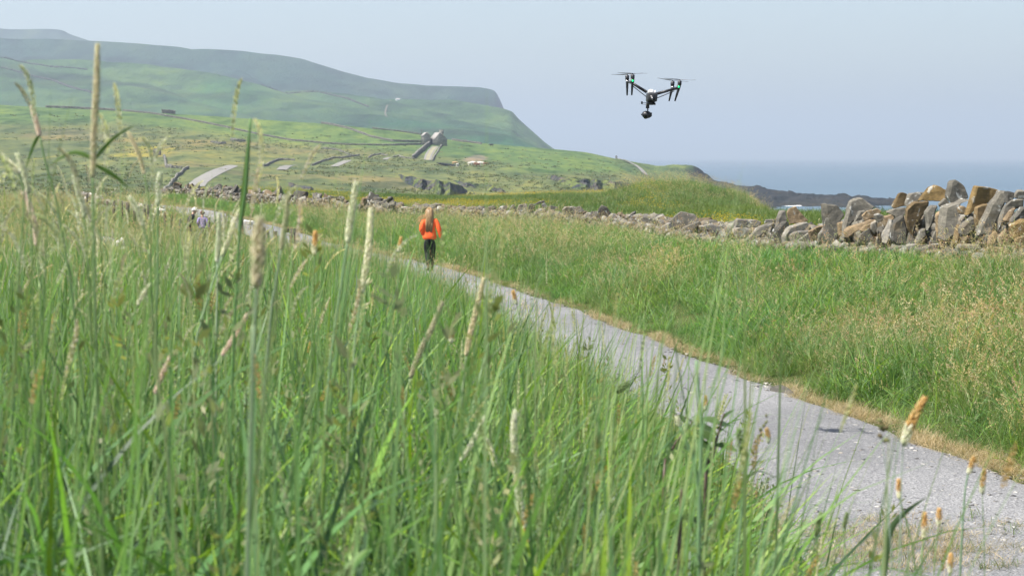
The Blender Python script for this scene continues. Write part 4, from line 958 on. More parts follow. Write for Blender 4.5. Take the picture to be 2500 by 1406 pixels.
# the two farther stretches of the same wall line, seen as walls of their own on either side of the gaps
def rubble_wall(label, Y0, Y1, hts, seed, n_big, size=0.34):
    Ym = (Y0 + Y1) / 2; b = Vector((float(wall_x(Ym)), Ym, gz(float(wall_x(Ym)), Ym))); rt = empty('stone_wall', b); tag(rt, label, 'stone wall'); rg = np.random.default_rng(seed)
    hh = lambda Y: float(np.interp(Y, [q[0] for q in hts], [q[1] for q in hts])) * (0.85 + 0.3 * float(vnoise(Y * 1.1, 0, seed)))
    rubble('rubble', rt, b, Y0, Y1, 1, .7, size, seed, hh)
    for k in range(n_big):
        Y = rg.uniform(Y0 + .5, Y1 - .5); x = float(wall_x(Y)); z = gz(x, Y) + hh(Y)
        s = rg.uniform(.35, .75)
        solid_stone('coping_stone', Vector((x + rg.normal() * .12, Y - rg.uniform(0, .2), z + rg.uniform(-.5, .18) * .6)) - b, (s * rg.uniform(.9, 1.5), s * .7, s * rg.uniform(.6, 1.1)), rotm(rg.normal() * .25, rg.normal() * .35, rg.uniform(0, 6)), rg, rt, [np.array(q) * .8 for q in (GR, DG, PL, GR, TN)][int(rg.integers(5))], 1, .07)
rubble_wall('short tumbled stretch of stone wall just left of the woman', 94.0, 98.8, [(94, .45), (95.5, .6), (97, .75), (98, .65), (98.8, .4)], 21, 16)
rubble_wall('long dark stretch of stone wall climbing away beyond the grass bank', 101.0, 141.0, [(101, .45), (103, .7), (106, .5), (110, .6), (113, .55), (118, .7), (123, .65), (126, .8), (129, .55), (133, .45), (138, .5), (141, .45)], 22, 60, 0.36)

# low wall, boulders and fence posts on the left of the path
def boulder(px, py, Y, size, col, label, seed, cat='rock', name='boulder', sub=1):
    p = at(px, py, Y); rg = np.random.default_rng(seed); z = gz(p.x, p.y) if size[2] < 50 else p.z
    o = solid_stone(name, (p.x, p.y, z + size[2] * .28), size, rotm(rg.normal() * .15, rg.normal() * .15, rg.uniform(0, 6)), rg, None, col, sub, .08)
    return tag(o, label, cat)
WH = (0.60, 0.59, 0.56)
boulder(605, 547, 88, (.7, .5, .35), WH, 'bright white boulder between the fence posts beside the path', 2)
boulder(818, 606, 62, (1.0, .7, .42), PL, 'pale flat rock at the left edge of the path, left of the woman', 4)
boulder(845, 612, 60, (.7, .5, .3), PL, 'smaller pale rock next to the flat one at the path edge', 5)
boulder(712, 560, 80, (1.0, .7, .16), DG, 'thin grey flagstone lying at the bend of the path', 6)
boulder(1358, 750, 40.5, (.55, .32, .06), GR, 'flat grey stone lying on the middle of the path edge', 7)
boulder(1915, 962, 25.6, (.62, .22, .035), DG, 'thin dark slate lying on the path beside the dry verge', 8)
def low_wall(pix, Y0, Y1, label, seed, h, size=.34, white=.4):
    rg = np.random.default_rng(seed); P = [at(x, y, Y0 + (Y1 - Y0) * k / (len(pix) - 1)) for k, (x, y) in enumerate(pix)]; b = P[len(P) // 2].copy(); b.z = gz(b.x, b.y); mb = MB()
    for (p, d) in poly_walk([(q.x, q.y) for q in P], size * .6):
        z = gz(p[0], p[1]); zt = np.interp(p[1], [q.y for q in P], [q.z for q in P]) if P[-1].y > P[0].y else np.interp(-p[1], [-q.y for q in P], [q.z for q in P])
        hh = max(0.25, min(zt - z, 1.4)); nl = max(1, int(hh / (size * .55)))
        for k in range(nl):
            s = size * rg.uniform(.6, 1.3)
            put_stone(mb, (p[0] - b.x + rg.normal() * .08, p[1] - b.y + rg.normal() * .12, z + (k + .5) * hh / nl - b.z), (s * 1.3, s, s * .75), rotm(rg.normal() * .3, rg.normal() * .3, rg.uniform(0, 6)), rg, col=WH if rg.random() < white else None)
    o = mb.build('stone_wall', M_stone); o.location = b; return tag(o, label, 'stone wall')
low_wall([(196, 472), (225, 474), (240, 484), (262, 490), (300, 494), (340, 500), (372, 506), (402, 516)], 112, 96, 'whitish low wall behind the dark fence posts at the far left of the path', 31, .8, .34, .25)
low_wall([(222, 582), (250, 586), (290, 592), (330, 600), (372, 618), (410, 632)], 58, 50, 'half buried grey wall in the long grass at the left', 33, .6, .5, .1)
M_post = plain('post_mat', (0.075, 0.068, 0.05), 0.9, 0.15, 0.4, 14)
fence = empty('fence', at(470, 540, 78)); fence.location.z = gz(fence.location.x, 78.0); tag(fence, 'row of short dark wooden fence posts along the left side of the path', 'fence')
PO = [(212, 474, 96), (243, 492, 94), (262, 491, 92), (279, 490, 91), (297, 492, 90), (312, 495, 89), (328, 496, 88), (352, 498, 87), (362, 500, 86), (385, 507, 85), (402, 519, 82), (418, 524, 80), (440, 534, 78), (500, 529, 77), (510, 531, 76), (527, 536, 75), (547, 527, 74), (560, 530, 73), (590, 536, 72), (621, 549, 70), (643, 556, 69), (654, 562, 68), (672, 566, 67), (712, 559, 66), (716, 558, 65)]
for k, (x, y, Y) in enumerate(PO):
    p = at(x, y, Y); z0 = gz(p.x, p.y) - .2; mb = MB(); wd = random.uniform(.055, .085); ln = random.uniform(-.06, .06)
    q0 = Vector((p.x + ln, p.y, z0)) - fence.location; q1 = Vector(p) - fence.location
    q1.z = max(q1.z, q0.z + .75)
    mb.tube([q0, (q0 + q1) / 2, q1], [wd, wd * random.uniform(.9, 1.1), wd * random.uniform(.85, 1.0)], 7); mb.build('post', M_post, fence)

# ------------------------------------------------------------------ drone in flight
M_carbon = plain('carbon_mat', (0.018, 0.018, 0.022), 0.45, 0.5, 0.2, 60); M_dshell = plain('dark_shell_mat', (0.035, 0.035, 0.04), 0.5, 0.5, 0.2, 40)
M_wshell = plain('white_shell_mat', (0.78, 0.78, 0.76), 0.35, 0.5, 0.03, 10); M_silver = plain('silver_mat', (0.45, 0.45, 0.47), 0.35, 0.5, 0.1, 20, 0.6); M_prop = plain('propeller_mat', (0.10, 0.10, 0.12), 0.4, 0.4, 0.1)
led = NT('green_lamp_mat'); led.p.inputs['Emission Color'].default_value = (0.0, 1.0, 0.20, 1); led.p.inputs['Emission Strength'].default_value = 1.7; M_led = led.base((0.02, 0.5, 0.2), 0.4)
DY = 21.0; dc = at(1589, 236, DY)
drone = empty('drone', dc); tag(drone, 'black four rotor camera drone hovering in the sky with green lights', 'drone')
S = DY / F           # metres per photograph pixel at the drone
def dp(px, py, y=0.0): return Vector(((px - 1589) * S, y, -(py - 236) * S))
Z3 = lambda a, b: (1450 + a * 0.12804, 140 + b * 0.12804)
def dz(a, b, y=0.0): return dp(*Z3(a, b), y)
# hull
mb = MB()
mb.box(tuple(dz(1100, 770, 0.0)), (0.098, 0.30, 0.092), rotm_ := Matrix.Rotation(0.05, 3, 'Y'), 1.06); body = mb.build('body', M_dshell, drone)
bv = body.modifiers.new('bevel', 'BEVEL'); bv.width = 0.012; bv.segments = 2
mb = MB(); mb.ball(dz(1090, 668, 0.02), (0.036, 0.12, 0.030), 16, 10); mb.build('top_shell', M_wshell, body, True)
mb = MB(); mb.box(tuple(dz(1150, 690, -0.10)), (0.016, 0.10, 0.05)); mb.build('side_cover', M_silver, body)
mb = MB(); mb.box(tuple(dz(1095, 790, -0.152)), (0.05, 0.008, 0.07)); mb.build('battery', M_carbon, body)
mb = MB(); mb.box(tuple(dz(1090, 800, -0.159)), (0.006, 0.006, 0.035)); mb.build('battery_latch', M_silver, body)
mb = MB(); mb.box(tuple(dz(1080, 880, 0.02)), (0.075, 0.22, 0.03)); mb.build('belly_plate', M_dshell, body)
# arms, struts, motors, legs, propellers
def rotor(mx, my, y, ang, name='motor', lamp=False):
    c = dz(mx, my, y); up = Vector((math.sin(0.10) * (1 if mx > 1100 else -0.2), 0.08, 1)).normalized()
    m_ = MB(); m_.tube([c - up * 0.028, c - up * 0.02, c + up * 0.018, c + up * 0.022], [0.016, 0.021, 0.021, 0.014], 14); m_.tube([c + up * .022, c + up * .034], [0.006, 0.005], 8)
    mo = m_.build('motor', M_carbon, drone, False)
    m_ = MB(); hub = c + up * 0.032; L = 0.168
    a = Vector((math.cos(ang), math.sin(ang), 0)); a = (a - up * a.dot(up)).normalized(); b = up.cross(a)
    V = []; Fc = []
    for sgn in (1, -1):
        st = len(V); nseg = 10
        for i in range(nseg + 1):
            r_ = L * i / nseg; ch = 0.004 + 0.017 * math.sin(min(1, (i + 1.2) / 4.0) * math.pi / 2) * (1 - 0.62 * max(0, (i - 3) / 7)); tw = 0.35 * (1 - i / nseg) + 0.1
            e = b * math.cos(tw) * sgn + up * math.sin(tw)
            p = hub + a * (r_ * sgn) + up * 0.006 * (i / nseg) ** 2
            for (q, tk) in ((0.5, 0.0), (0.1, 0.0016), (-0.5, 0.0), (0.1, -0.0012)): V.append(tuple(p + e * ch * q + up * tk))
        for i in range(nseg):
            for j in range(4): Fc.append((st + i * 4 + j, st + i * 4 + (j + 1) % 4, st + (i + 1) * 4 + (j + 1) % 4, st + (i + 1) * 4 + j))
        Fc.append((st + nseg * 4, st + nseg * 4 + 1, st + nseg * 4 + 2, st + nseg * 4 + 3))
    m_.add(V, Fc); m_.build('propeller', M_prop, mo)
    return mo, c
for (near, far, legN, legF, lampc, angN, angF, rootp) in (
    ((722, 385), (655, 375), (706, 735), (655, 722), (720, 465), 0.35, 2.9, (1010, 670)),
    ((1608, 500), (1525, 490), (1520, 848), (1458, 830), (1588, 578), -0.30, 0.15, (1190, 700))):
    mN, cN = rotor(near[0], near[1], -0.15, angN); mF, cF = rotor(far[0], far[1], 0.19, angF)
    m_ = MB(); e = dz(lampc[0], lampc[1] + 18, -0.15); e2 = dz(far[0] + 8, far[1] + 80, 0.17); j = dz((near[0] + far[0]) / 2 + (25 if near[0] < 1000 else -10), lampc[1] + 22, 0.0)
    m_.tube([dz(rootp[0], rootp[1], 0.0), j], [0.0165, 0.0135], 10); m_.build('arm', M_carbon, drone, True)
    m_ = MB(); m_.tube([e2 + Vector((0, .02, 0)), j, e + Vector((0, -.02, 0))], [0.012, 0.0155, 0.014], 10); m_.build('cross_tube', M_carbon, drone, True)
    m_ = MB(); m_.tube([dz(rootp[0] - (15 if near[0] < 1000 else -5), rootp[1] + 85, -0.02), dz((near[0] + (15 if near[0] < 1000 else -85)), lampc[1] + (95 if near[0] < 1000 else 70), -0.06)], 0.0042, 8); m_.build('strut', M_carbon, drone, True)
    for c, lg, y in ((cN, legN, -0.15), (cF, legF, 0.19)):
        a = Vector((c.x, y, c.z - 0.028)); b = dz(lg[0], lg[1], y); k_ = a + (b - a) * 0.25
        m_ = MB(); m_.tube([a, k_, b], [0.016, 0.0145, 0.0075], 10); m_.build('leg', M_carbon, drone, True)
    m_ = MB(); m_.box(tuple(dz(lampc[0], lampc[1] - 5, -0.15)), (0.034, 0.034, 0.036)); sk = m_.build('motor_mount', M_dshell, drone)
    m_ = MB(); m_.ball(dz(lampc[0], lampc[1], -0.169), (0.0085, 0.004, 0.0085), 12, 8); m_.build('signal_lamp', M_led, sk, True)
    m_ = MB(); m_.box(tuple(dz(far[0] + 4, far[1] + 75, 0.19)), (0.028, 0.03, 0.02)); m_.build('motor_mount', M_silver, drone)
# side sensor bars, gimbal and camera
m_ = MB(); m_.tube([dz(1010, 870, .08), dz(935, 862, .08)], 0.003, 6); m_.tube([dz(1010, 898, .08), dz(935, 893, .08)], 0.002, 6); m_.box(tuple(dz(925, 866, .08)), (.016, .03, .028)); m_.build('sensor_bar', M_carbon, drone)
m_ = MB(); m_.tube([dz(1120, 880, -.1), dz(1150, 900, -.1)], 0.006, 6); m_.box(tuple(dz(1150, 895, -.1)), (.012, .02, .026)); m_.build('antenna', M_carbon, drone)
m_ = MB(); m_.box(tuple(dz(1036, 930, .1)), (.034, .05, .045)); m_.tube([dz(1040, 960, .1), dz(1040, 1040, .1)], [0.008, 0.006], 8); m_.tube([dz(1040, 1040, .1), dz(1000, 1040, .06)], [.011, .011], 8); gi = m_.build('gimbal', M_carbon, drone)
m_ = MB(); m_.ball(dz(1020, 1090, .1), (.054, .050, .040), 16, 10, Matrix.Rotation(0.12, 3, 'Y')); m_.box(tuple(dz(1085, 1088, .1)), (.036, .05, .04)); m_.tube([dz(960, 1090, .1), dz(912, 1088, .1)], [.014, .006], 8); m_.tube([dz(1005, 1110, .1), dz(1000, 1145, .12)], [.03, .022], 12)
m_.build('camera', M_carbon, drone, True)

# ------------------------------------------------------------------ grass: clumps built blade by blade, then scattered
def blade_arr(rg, n, h, w, spread, lean, bend, nseg=4, cols=None, twist=0.6, az_bias=None, fold=True):
    """n blades; returns vertices, quads, colours"""
    hh = rg.uniform(h[0], h[1], n); ww = rg.uniform(w[0], w[1], n)
    r = spread * np.sqrt(rg.uniform(0, 1, n)); a0 = rg.uniform(0, 2 * np.pi, n); X0 = r * np.cos(a0); Y0 = r * np.sin(a0)
    az = rg.uniform(0, 2 * np.pi, n) if az_bias is None else rg.normal(az_bias[0], az_bias[1], n)
    le = rg.uniform(lean[0], lean[1], n); be = rg.uniform(bend[0], bend[1], n)
    s = np.linspace(0, 1, nseg + 1)[None]
    th = le[:, None] + be[:, None] * s ** 1.5
    ds = hh[:, None] / nseg
    hor = np.cumsum(np.sin(th) * ds, 1) - np.sin(th[:, :1]) * ds; ver = np.cumsum(np.cos(th) * ds, 1) - np.cos(th[:, :1]) * ds
    cx = X0[:, None] + hor * np.cos(az)[:, None]; cyy = Y0[:, None] + hor * np.sin(az)[:, None]
    tw = az[:, None] + np.pi / 2 + rg.normal(0, twist, n)[:, None] + s * rg.normal(0, 0.7, n)[:, None]
    wid = ww[:, None] * np.minimum(1.0, 0.55 + 1.2 * s) * np.clip(1.02 - s ** 2.6, 0.04, 1) * 0.5
    ox = np.cos(tw) * wid; oy = np.sin(tw) * wid
    V = np.stack([np.stack([cx - ox, cyy - oy, ver], -1), np.stack([cx + ox, cyy + oy, ver], -1)], 2).reshape(-1, 3)
    m = nseg + 1
    b = (np.arange(n) * m * 2)[:, None] + (np.arange(nseg) * 2)[None]
    Q = np.stack([b, b + 1, b + 3, b + 2], -1).reshape(-1, 4)
    ci = rg.integers(0, len(cols), n); cc = np.array(cols)[ci] * rg.uniform(0.65, 1.3, (n, 1))
    C = np.repeat(cc, m * 2, 0)
    tips = np.stack([cx[:, -1], cyy[:, -1], ver[:, -1]], -1); dirs = np.stack([cx[:, -1] - cx[:, -2], cyy[:, -1] - cyy[:, -2], ver[:, -1] - ver[:, -2]], -1)
    return V, Q, C, tips, dirs / np.maximum(np.linalg.norm(dirs, axis=1, keepdims=True), 1e-6)
def spikes(rg, tips, dirs, L, r, cols, n_per=14, fuzz=1.0, droop=0.0):
    """seed heads: little pointed husks packed round the stem tip"""
    V = []; Q = []; C = []; k0 = 0
    for p, d in zip(tips, dirs):
        ln = rg.uniform(*L); up = np.array([0.3, 0.1, 1.0]); a = np.cross(d, [0.31, 0.95, 0.1]); a /= np.linalg.norm(a); b = np.cross(d, a); col = np.array(cols[int(rg.integers(len(cols)))])
        for i in range(n_per):
            s = (i + rg.uniform(0, .9)) / n_per; ph = i * 2.4 + rg.uniform(0, .6); prof = math.sin(math.pi * min(0.97, 0.12 + 0.86 * s)) ** 0.6
            o_ = a * math.cos(ph) + b * math.sin(ph); c = p + d * (s * ln) + o_ * r * prof * 0.55 + np.array([0.6, 0, -1.0]) * droop * s * s * ln
            q = d * 0.8 + o_ * 0.5 * fuzz; q /= np.linalg.norm(q); t_ = np.cross(q, o_); l_ = ln / n_per * 2.2; w_ = r * 0.62 * prof + 0.0006
            V += [c - q * l_ * .5, c + t_ * w_, c + q * l_ * .6, c - t_ * w_, c + o_ * w_ * 0.8]
            Q += [(k0, k0 + 1, k0 + 2, k0 + 4), (k0, k0 + 4, k0 + 2, k0 + 3)]; C += [col * rg.uniform(.8, 1.2)] * 5; k0 += 5
    return np.array(V).reshape(-1, 3), np.array(Q).reshape(-1, 4), np.array(C).reshape(-1, 3)
def panicle(rg, tips, dirs, L, cols, n_per=12):
    """loose open seed heads: small husks on spreading threads"""
    V = []; Q = []; C = []; k0 = 0
    for p, d in zip(tips, dirs):
        ln = rg.uniform(*L); col = np.array(cols[int(rg.integers(len(cols)))])
        for i in range(n_per):
            s = rg.uniform(0.0, 1.0); ph = rg.uniform(0, 6.3); rr = (1 - s) * ln * 0.3 + .006; o_ = np.array([math.cos(ph), math.sin(ph), 0.5 * rg.normal()])
            c = p + d * (s * ln) + o_ * rr * rg.uniform(.3, 1.0); q = d + o_ * 0.8; q /= np.linalg.norm(q); t_ = np.cross(q, [0.2, 0.5, 0.8]); t_ /= np.linalg.norm(t_) + 1e-6
            l_ = rg.uniform(.012, .024); w_ = rg.uniform(.0025, .0048)
            V += [c - q * l_ * .5, c + t_ * w_, c + q * l_ * .5, c - t_ * w_]; Q += [(k0, k0 + 1, k0 + 2, k0 + 3)]; C += [col * rg.uniform(.75, 1.2)] * 4; k0 += 4
    return np.array(V).reshape(-1, 3), np.array(Q).reshape(-1, 4), np.array(C).reshape(-1, 3)
def join(parts):
    V = []; Q = []; C = []; k = 0
    for v, q, c in parts: V.append(v); Q.append(q + k); C.append(c); k += len(v)
    return np.concatenate(V), np.concatenate(Q), np.concatenate(C)
def clump_coll(name, builders, mat):
    c = bpy.data.collections.new(name)
    for k, (V, Q, C) in enumerate(builders):
        o = mesh_np('%s_%02d' % (name, k), V, Q, mat, col=C, link=False, smooth=True); c.objects.link(o)
    return c
def scatter(name, coll, P, rotz, scl, idx, label=None, tilt=None):
    n = len(P); me = bpy.data.meshes.new(name); me.vertices.add(n); me.vertices.foreach_set('co', np.asarray(P, dtype=np.float32).ravel())
    rv = np.zeros((n, 3), dtype=np.float32); rv[:, 2] = rotz
    if tilt is not None: rv[:, :2] = tilt
    a = me.attributes.new('rot', 'FLOAT_VECTOR', 'POINT'); a.data.foreach_set('vector', rv.ravel())
    a = me.attributes.new('scl', 'FLOAT', 'POINT'); a.data.foreach_set('value', np.asarray(scl, dtype=np.float32))
    a = me.attributes.new('idx', 'INT', 'POINT'); a.data.foreach_set('value', np.asarray(idx, dtype=np.int32))
    o = bpy.data.objects.new(name, me); COL.objects.link(o)
    g = bpy.data.node_groups.new(name + '_scatter', 'GeometryNodeTree')
    g.interface.new_socket('Geometry', in_out='INPUT', socket_type='NodeSocketGeometry'); g.interface.new_socket('Geometry', in_out='OUTPUT', socket_type='NodeSocketGeometry')
    N = g.nodes; gi = N.new('NodeGroupInput'); go = N.new('NodeGroupOutput'); ip = N.new('GeometryNodeInstanceOnPoints'); ci = N.new('GeometryNodeCollectionInfo')
    ci.inputs['Collection'].default_value = coll; ci.inputs['Separate Children'].default_value = True; ci.inputs['Reset Children'].default_value = True
    def na(nm, ty):
        q = N.new('GeometryNodeInputNamedAttribute'); q.data_type = ty; q.inputs['Name'].default_value = nm; return q.outputs['Attribute']
    g.links.new(gi.outputs[0], ip.inputs['Points']); g.links.new(ci.outputs[0], ip.inputs['Instance'])
    ip.inputs['Pick Instance'].default_value = True
    g.links.new(na('idx', 'INT'), ip.inputs['Instance Index']); g.links.new(na('rot', 'FLOAT_VECTOR'), ip.inputs['Rotation']); g.links.new(na('scl', 'FLOAT'), ip.inputs['Scale'])
    g.links.new(ip.outputs[0], go.inputs[0])
    m = o.modifiers.new('scatter', 'NODES'); m.node_group = g
    return tag(o, kind='stuff')

G1 = [(0.232, 0.354, 0.034), (0.061, 0.118, 0.05), (0.154, 0.29, 0.055), (0.117, 0.237, 0.062), (0.183, 0.343, 0.046), (0.139, 0.251, 0.091), (0.221, 0.328, 0.115), (0.104, 0.214, 0.064)]
G2 = [(0.107, 0.203, 0.045), (0.133, 0.226, 0.052), (0.16, 0.23, 0.071), (0.084, 0.181, 0.043), (0.177, 0.22, 0.093)]
STEM = [(0.187, 0.302, 0.108), (0.148, 0.258, 0.108), (0.229, 0.33, 0.144), (0.298, 0.349, 0.17), (0.248, 0.33, 0.153)]
SEED = [(0.588, 0.56, 0.406), (0.504, 0.504, 0.308), (0.672, 0.588, 0.462), (0.42, 0.462, 0.238)]
TAN = [(0.54, 0.405, 0.243), (0.459, 0.351, 0.216), (0.567, 0.486, 0.297), (0.446, 0.297, 0.203)]
ORG = [(0.50, 0.33, 0.13), (0.46, 0.31, 0.14)]
STRAW = [(0.396, 0.314, 0.176), (0.324, 0.247, 0.132), (0.432, 0.37, 0.242)]
rg = np.random.default_rng(11)
def tall_clump(k, stems=7, leaves=26, seedy=4):
    parts = []
    V, Q, C, t_, d_ = blade_arr(rg, leaves, (.45, .95), (.006, .0135), .17, (.02, .30), (.1, 1.9), 7, G1, .8); parts.append((V, Q, C))
    V, Q, C, t_, d_ = blade_arr(rg, leaves // 2, (.20, .55), (.005, .013), .18, (.1, .7), (.3, 2.2), 6, G1, .9); parts.append((V, Q, C))
    V, Q, C, t_, d_ = blade_arr(rg, stems, (.62, .98), (.0028, .0046), .15, (.0, .16), (0, .28), 5, STEM, 0.1)
    parts.append((V, Q, C))
    if seedy:
        j = rg.permutation(stems)[:seedy]; parts.append(spikes(rg, t_[j], d_[j], (.05, .10), .0030, SEED, 34, .35, .1))
    return join(parts)
C_tall = clump_coll('tall_clump', [tall_clump(k, 3 + k % 4, 20 + (k % 3) * 4, (0, 1, 1, 0, 2)[k % 5]) for k in range(14)], M_meadow)
def broad_clump(k):
    V, Q, C, t_, d_ = blade_arr(rg, 10, (.45, .98), (.010, .023), .16, (.02, .4), (.8, 2.9), 10, G1, .9); ps = [(V, Q, C)]
    V, Q, C, t_, d_ = blade_arr(rg, 10, (.15, .45), (.008, .018), .18, (.2, .8), (.4, 2.2), 7, G1[:4] + [(.17, .27, .03)], .9); ps.append((V, Q, C))
    V, Q, C, t_, d_ = blade_arr(rg, 3, (.7, 1.0), (.004, .006), .15, (0, .2), (0, .2), 5, STEM, .1); ps.append((V, Q, C))
    return join(ps)
C_broad = clump_coll('broad_clump', [broad_clump(k) for k in range(12)], M_meadow)
def mid_clump(k):
    parts = []
    V, Q, C, t_, d_ = blade_arr(rg, 34, (.25, .62), (.004, .0085), .15, (.05, .5), (.2, 2.0), 6, G1 if k % 3 else G2, .8); parts.append((V, Q, C))
    n = 2 + k % 4; V, Q, C, t_, d_ = blade_arr(rg, n, (.45, .8), (.002, .0032), .14, (.0, .2), (0, .35), 4, STEM, .1); parts.append((V, Q, C))
    q = k % 4
    if q == 0 and k % 8 == 0: parts.append(spikes(rg, t_[:1], d_[:1], (.03, .055), .004, ORG, 22, .4))
    elif q == 1: parts.append(panicle(rg, t_, d_, (.06, .12), [(.24, .25, .12), (.20, .22, .10)], 14))
    elif q == 2: parts.append(spikes(rg, t_[:1], d_[:1], (.05, .09), .0032, SEED, 30, .4))
    return join(parts)
C_mid = clump_coll('mid_clump', [mid_clump(k) for k in range(14)], M_meadow)
def verge_clump(k):
    parts = []
    V, Q, C, t_, d_ = blade_arr(rg, 34, (.25, .70), (.005, .011), .19, (.1, .7), (.4, 2.1), 5, G2, .8, (0.3, 1.6)); parts.append((V, Q, C))
    n = 6 + k % 5; V, Q, C, t_, d_ = blade_arr(rg, n, (.50, .85), (.0022, .0036), .18, (.05, .4), (.1, .8), 4, STEM + TAN[:1], .1, (0.3, 1.3)); parts.append((V, Q, C))
    if k % 3: parts.append(panicle(rg, t_ - d_ * .06, d_, (.10, .20), TAN, 20))
    else: parts.append(spikes(rg, t_, d_, (.06, .12), .005, SEED + TAN, 12, 1.0, .3))
    return join(parts)
C_verge = clump_coll('verge_clump', [verge_clump(k) for k in range(14)], M_verge)
def green_clump(k):
    V, Q, C, t_, d_ = blade_arr(rg, 46, (.25, .68), (.006, .013), .2, (.1, .8), (.4, 2.2), 5, G1 + G2, .8, (0.2, 1.6)); return join([(V, Q, C)])
C_green = clump_coll('green_clump', [green_clump(k) for k in range(10)], M_verge)
def field_clump(k):
    V, Q, C, t_, d_ = blade_arr(rg, 50, (.10, .28), (.006, .013), .34, (.1, .8), (.2, 1.4), 3, [(.085, .15, .03), (.10, .16, .03), (.12, .16, .04)]); ps = [(V, Q, C)]
    if k < 5:
        V, Q, C, t_, d_ = blade_arr(rg, 9, (.2, .34), (.004, .005), .34, (0, .3), (0, .3), 2, STEM); ps += [(V, Q, C), spikes(rg, t_, d_, (.02, .03), .02, [(0.62, 0.47, 0.02), (0.55, 0.40, 0.02)], 5, 2.0)]
    return join(ps)
C_field = clump_coll('field_clump', [field_clump(k) for k in range(10)], M_field)
def straw_clump(k):
    V, Q, C, t_, d_ = blade_arr(rg, 60, (.06, .22), (.002, .0045), .16, (.5, 1.35), (.1, .9), 3, STRAW); return join([(V, Q, C)])
C_straw = clump_coll('straw_clump', [straw_clump(k) for k in range(8)], M_straw)

def wedge(n, Y0, Y1, t0, t1, p=1.0, seed=0):
    """random points in the wedge of ground the camera could see, denser close by"""
    rr = np.random.default_rng(seed); Y = Y0 * (Y1 / Y0) ** (rr.uniform(0, 1, n) ** p); tt = rr.uniform(t0, t1, n); return tt * (Y + 1.5), Y
def area_pts(n, Y0, Y1, t0, t1, seed, pow_=1.0):
    rr = np.random.default_rng(seed); Y = (Y0 ** (2 - pow_) + rr.uniform(0, 1, n) * (Y1 ** (2 - pow_) - Y0 ** (2 - pow_))) ** (1 / (2 - pow_)); return rr.uniform(t0, t1, n) * (Y + 1.0), Y
def put(name, coll, nk, X, Y, s, seed, tiltamt=.12, dz=-.02, wind=0.0):
    rr = np.random.default_rng(seed); z = ground_z(X, Y, False) + dz
    til = rr.normal(0, tiltamt, (len(X), 2)); til[:, 1] += wind
    rz = rr.uniform(0, 6.283, len(X)) if wind == 0 else rr.normal(0, 0.9, len(X))
    return scatter(name, coll, np.stack([X, Y, z], -1), rz, s, rr.integers(0, nk, len(X)), tilt=til)
def left_side(X, Y, m): return X < pathL(Y) - m
def right_side(X, Y, m): return X > pathR(Y) + m
BX = [(383, 700), (560, 830), (620, 1000), (650, 1060), (720, 1180), (800, 1270), (870, 1400), (920, 1480), (1000, 1580), (1060, 1680), (1180, 1780), (1300, 1870), (1400, 1960), (1700, 2150)]
def open_path(X, Y, h, seed, rare=.03):
    """growth is lower and thinner where the bank falls to the trodden path"""
    q = np.random.default_rng(seed); zt = ground_z(X, Y, False) + h; py = HOR - zt / Y * 4872; px = X / Y * 4872 + 1250
    lim = np.interp(py, [b[0] for b in BX], [b[1] for b in BX]) + q.normal(-10, 45, len(X))
    return (px < lim) | (q.uniform(0, 1, len(X)) < rare * sstep(320, 0, px - lim))
rr = np.random.default_rng(5)
# tall meadow on the camera's bank
X, Y = area_pts(12500, 1.9, 42, -.42, .34, 1, 1.0)
patch = fbm(X * .5, Y * .4, 121, 3)
k = left_side(X, Y, .35) & (rr.uniform(0, 1, len(X)) < sstep(.2, .45, patch) * .9 + .15)
edge = sstep(0.2, 2.4, pathL(Y) - X)
sc = rr.uniform(.75, 1.12, len(X)) * (.62 + .38 * edge)
keep = k & (rr.uniform(0, 1, len(X)) < (.22 + .78 * edge)) & open_path(X, Y, .72 * sc, 51, .02) & ((ground_z(X, Y, False) + 1.06 * sc) / Y < .012 + .012 * rr.uniform(-2.5, 1, len(X))); X, Y, sc = X[keep], Y[keep], sc[keep]
put('meadow_grass', C_tall, 14, X, Y, sc, 2)
X, Y = area_pts(2600, 1.7, 12, -.42, .34, 33, 1.0)
k = left_side(X, Y, .6) & open_path(X, Y, .7, 53, .0); X, Y = X[k], Y[k]
put('meadow_grass', C_broad, 12, X, Y, rr.uniform(.75, 1.1, len(X)), 34)
X, Y = area_pts(9000, 1.8, 48, -.40, .34, 3, 1.0)
k = left_side(X, Y, -.05); X, Y = X[k], Y[k]; e = sstep(0.0, 1.6, pathL(Y) - X)
sc = rr.uniform(.7, 1.15, len(X)) * (.6 + .4 * e); k = open_path(X, Y, .5 * sc, 52, .07); X, Y, sc = X[k], Y[k], sc[k]
put('meadow_grass', C_mid, 14, X, Y, sc, 4)
# rough grass and low herbage further along the left
X, Y = area_pts(9000, 28, 135, -.36, .05, 6, .6)
k = left_side(X, Y, .15) & (X > -48); X, Y = X[k], Y[k]
put('rough_grass', C_verge, 14, X, Y, rr.uniform(.7, 1.15, len(X)) * (1 + .55 * sstep(55, 75, Y) * sstep(112, 95, Y) * sstep(.5, 2.5, pathL(Y) - X)), 7)
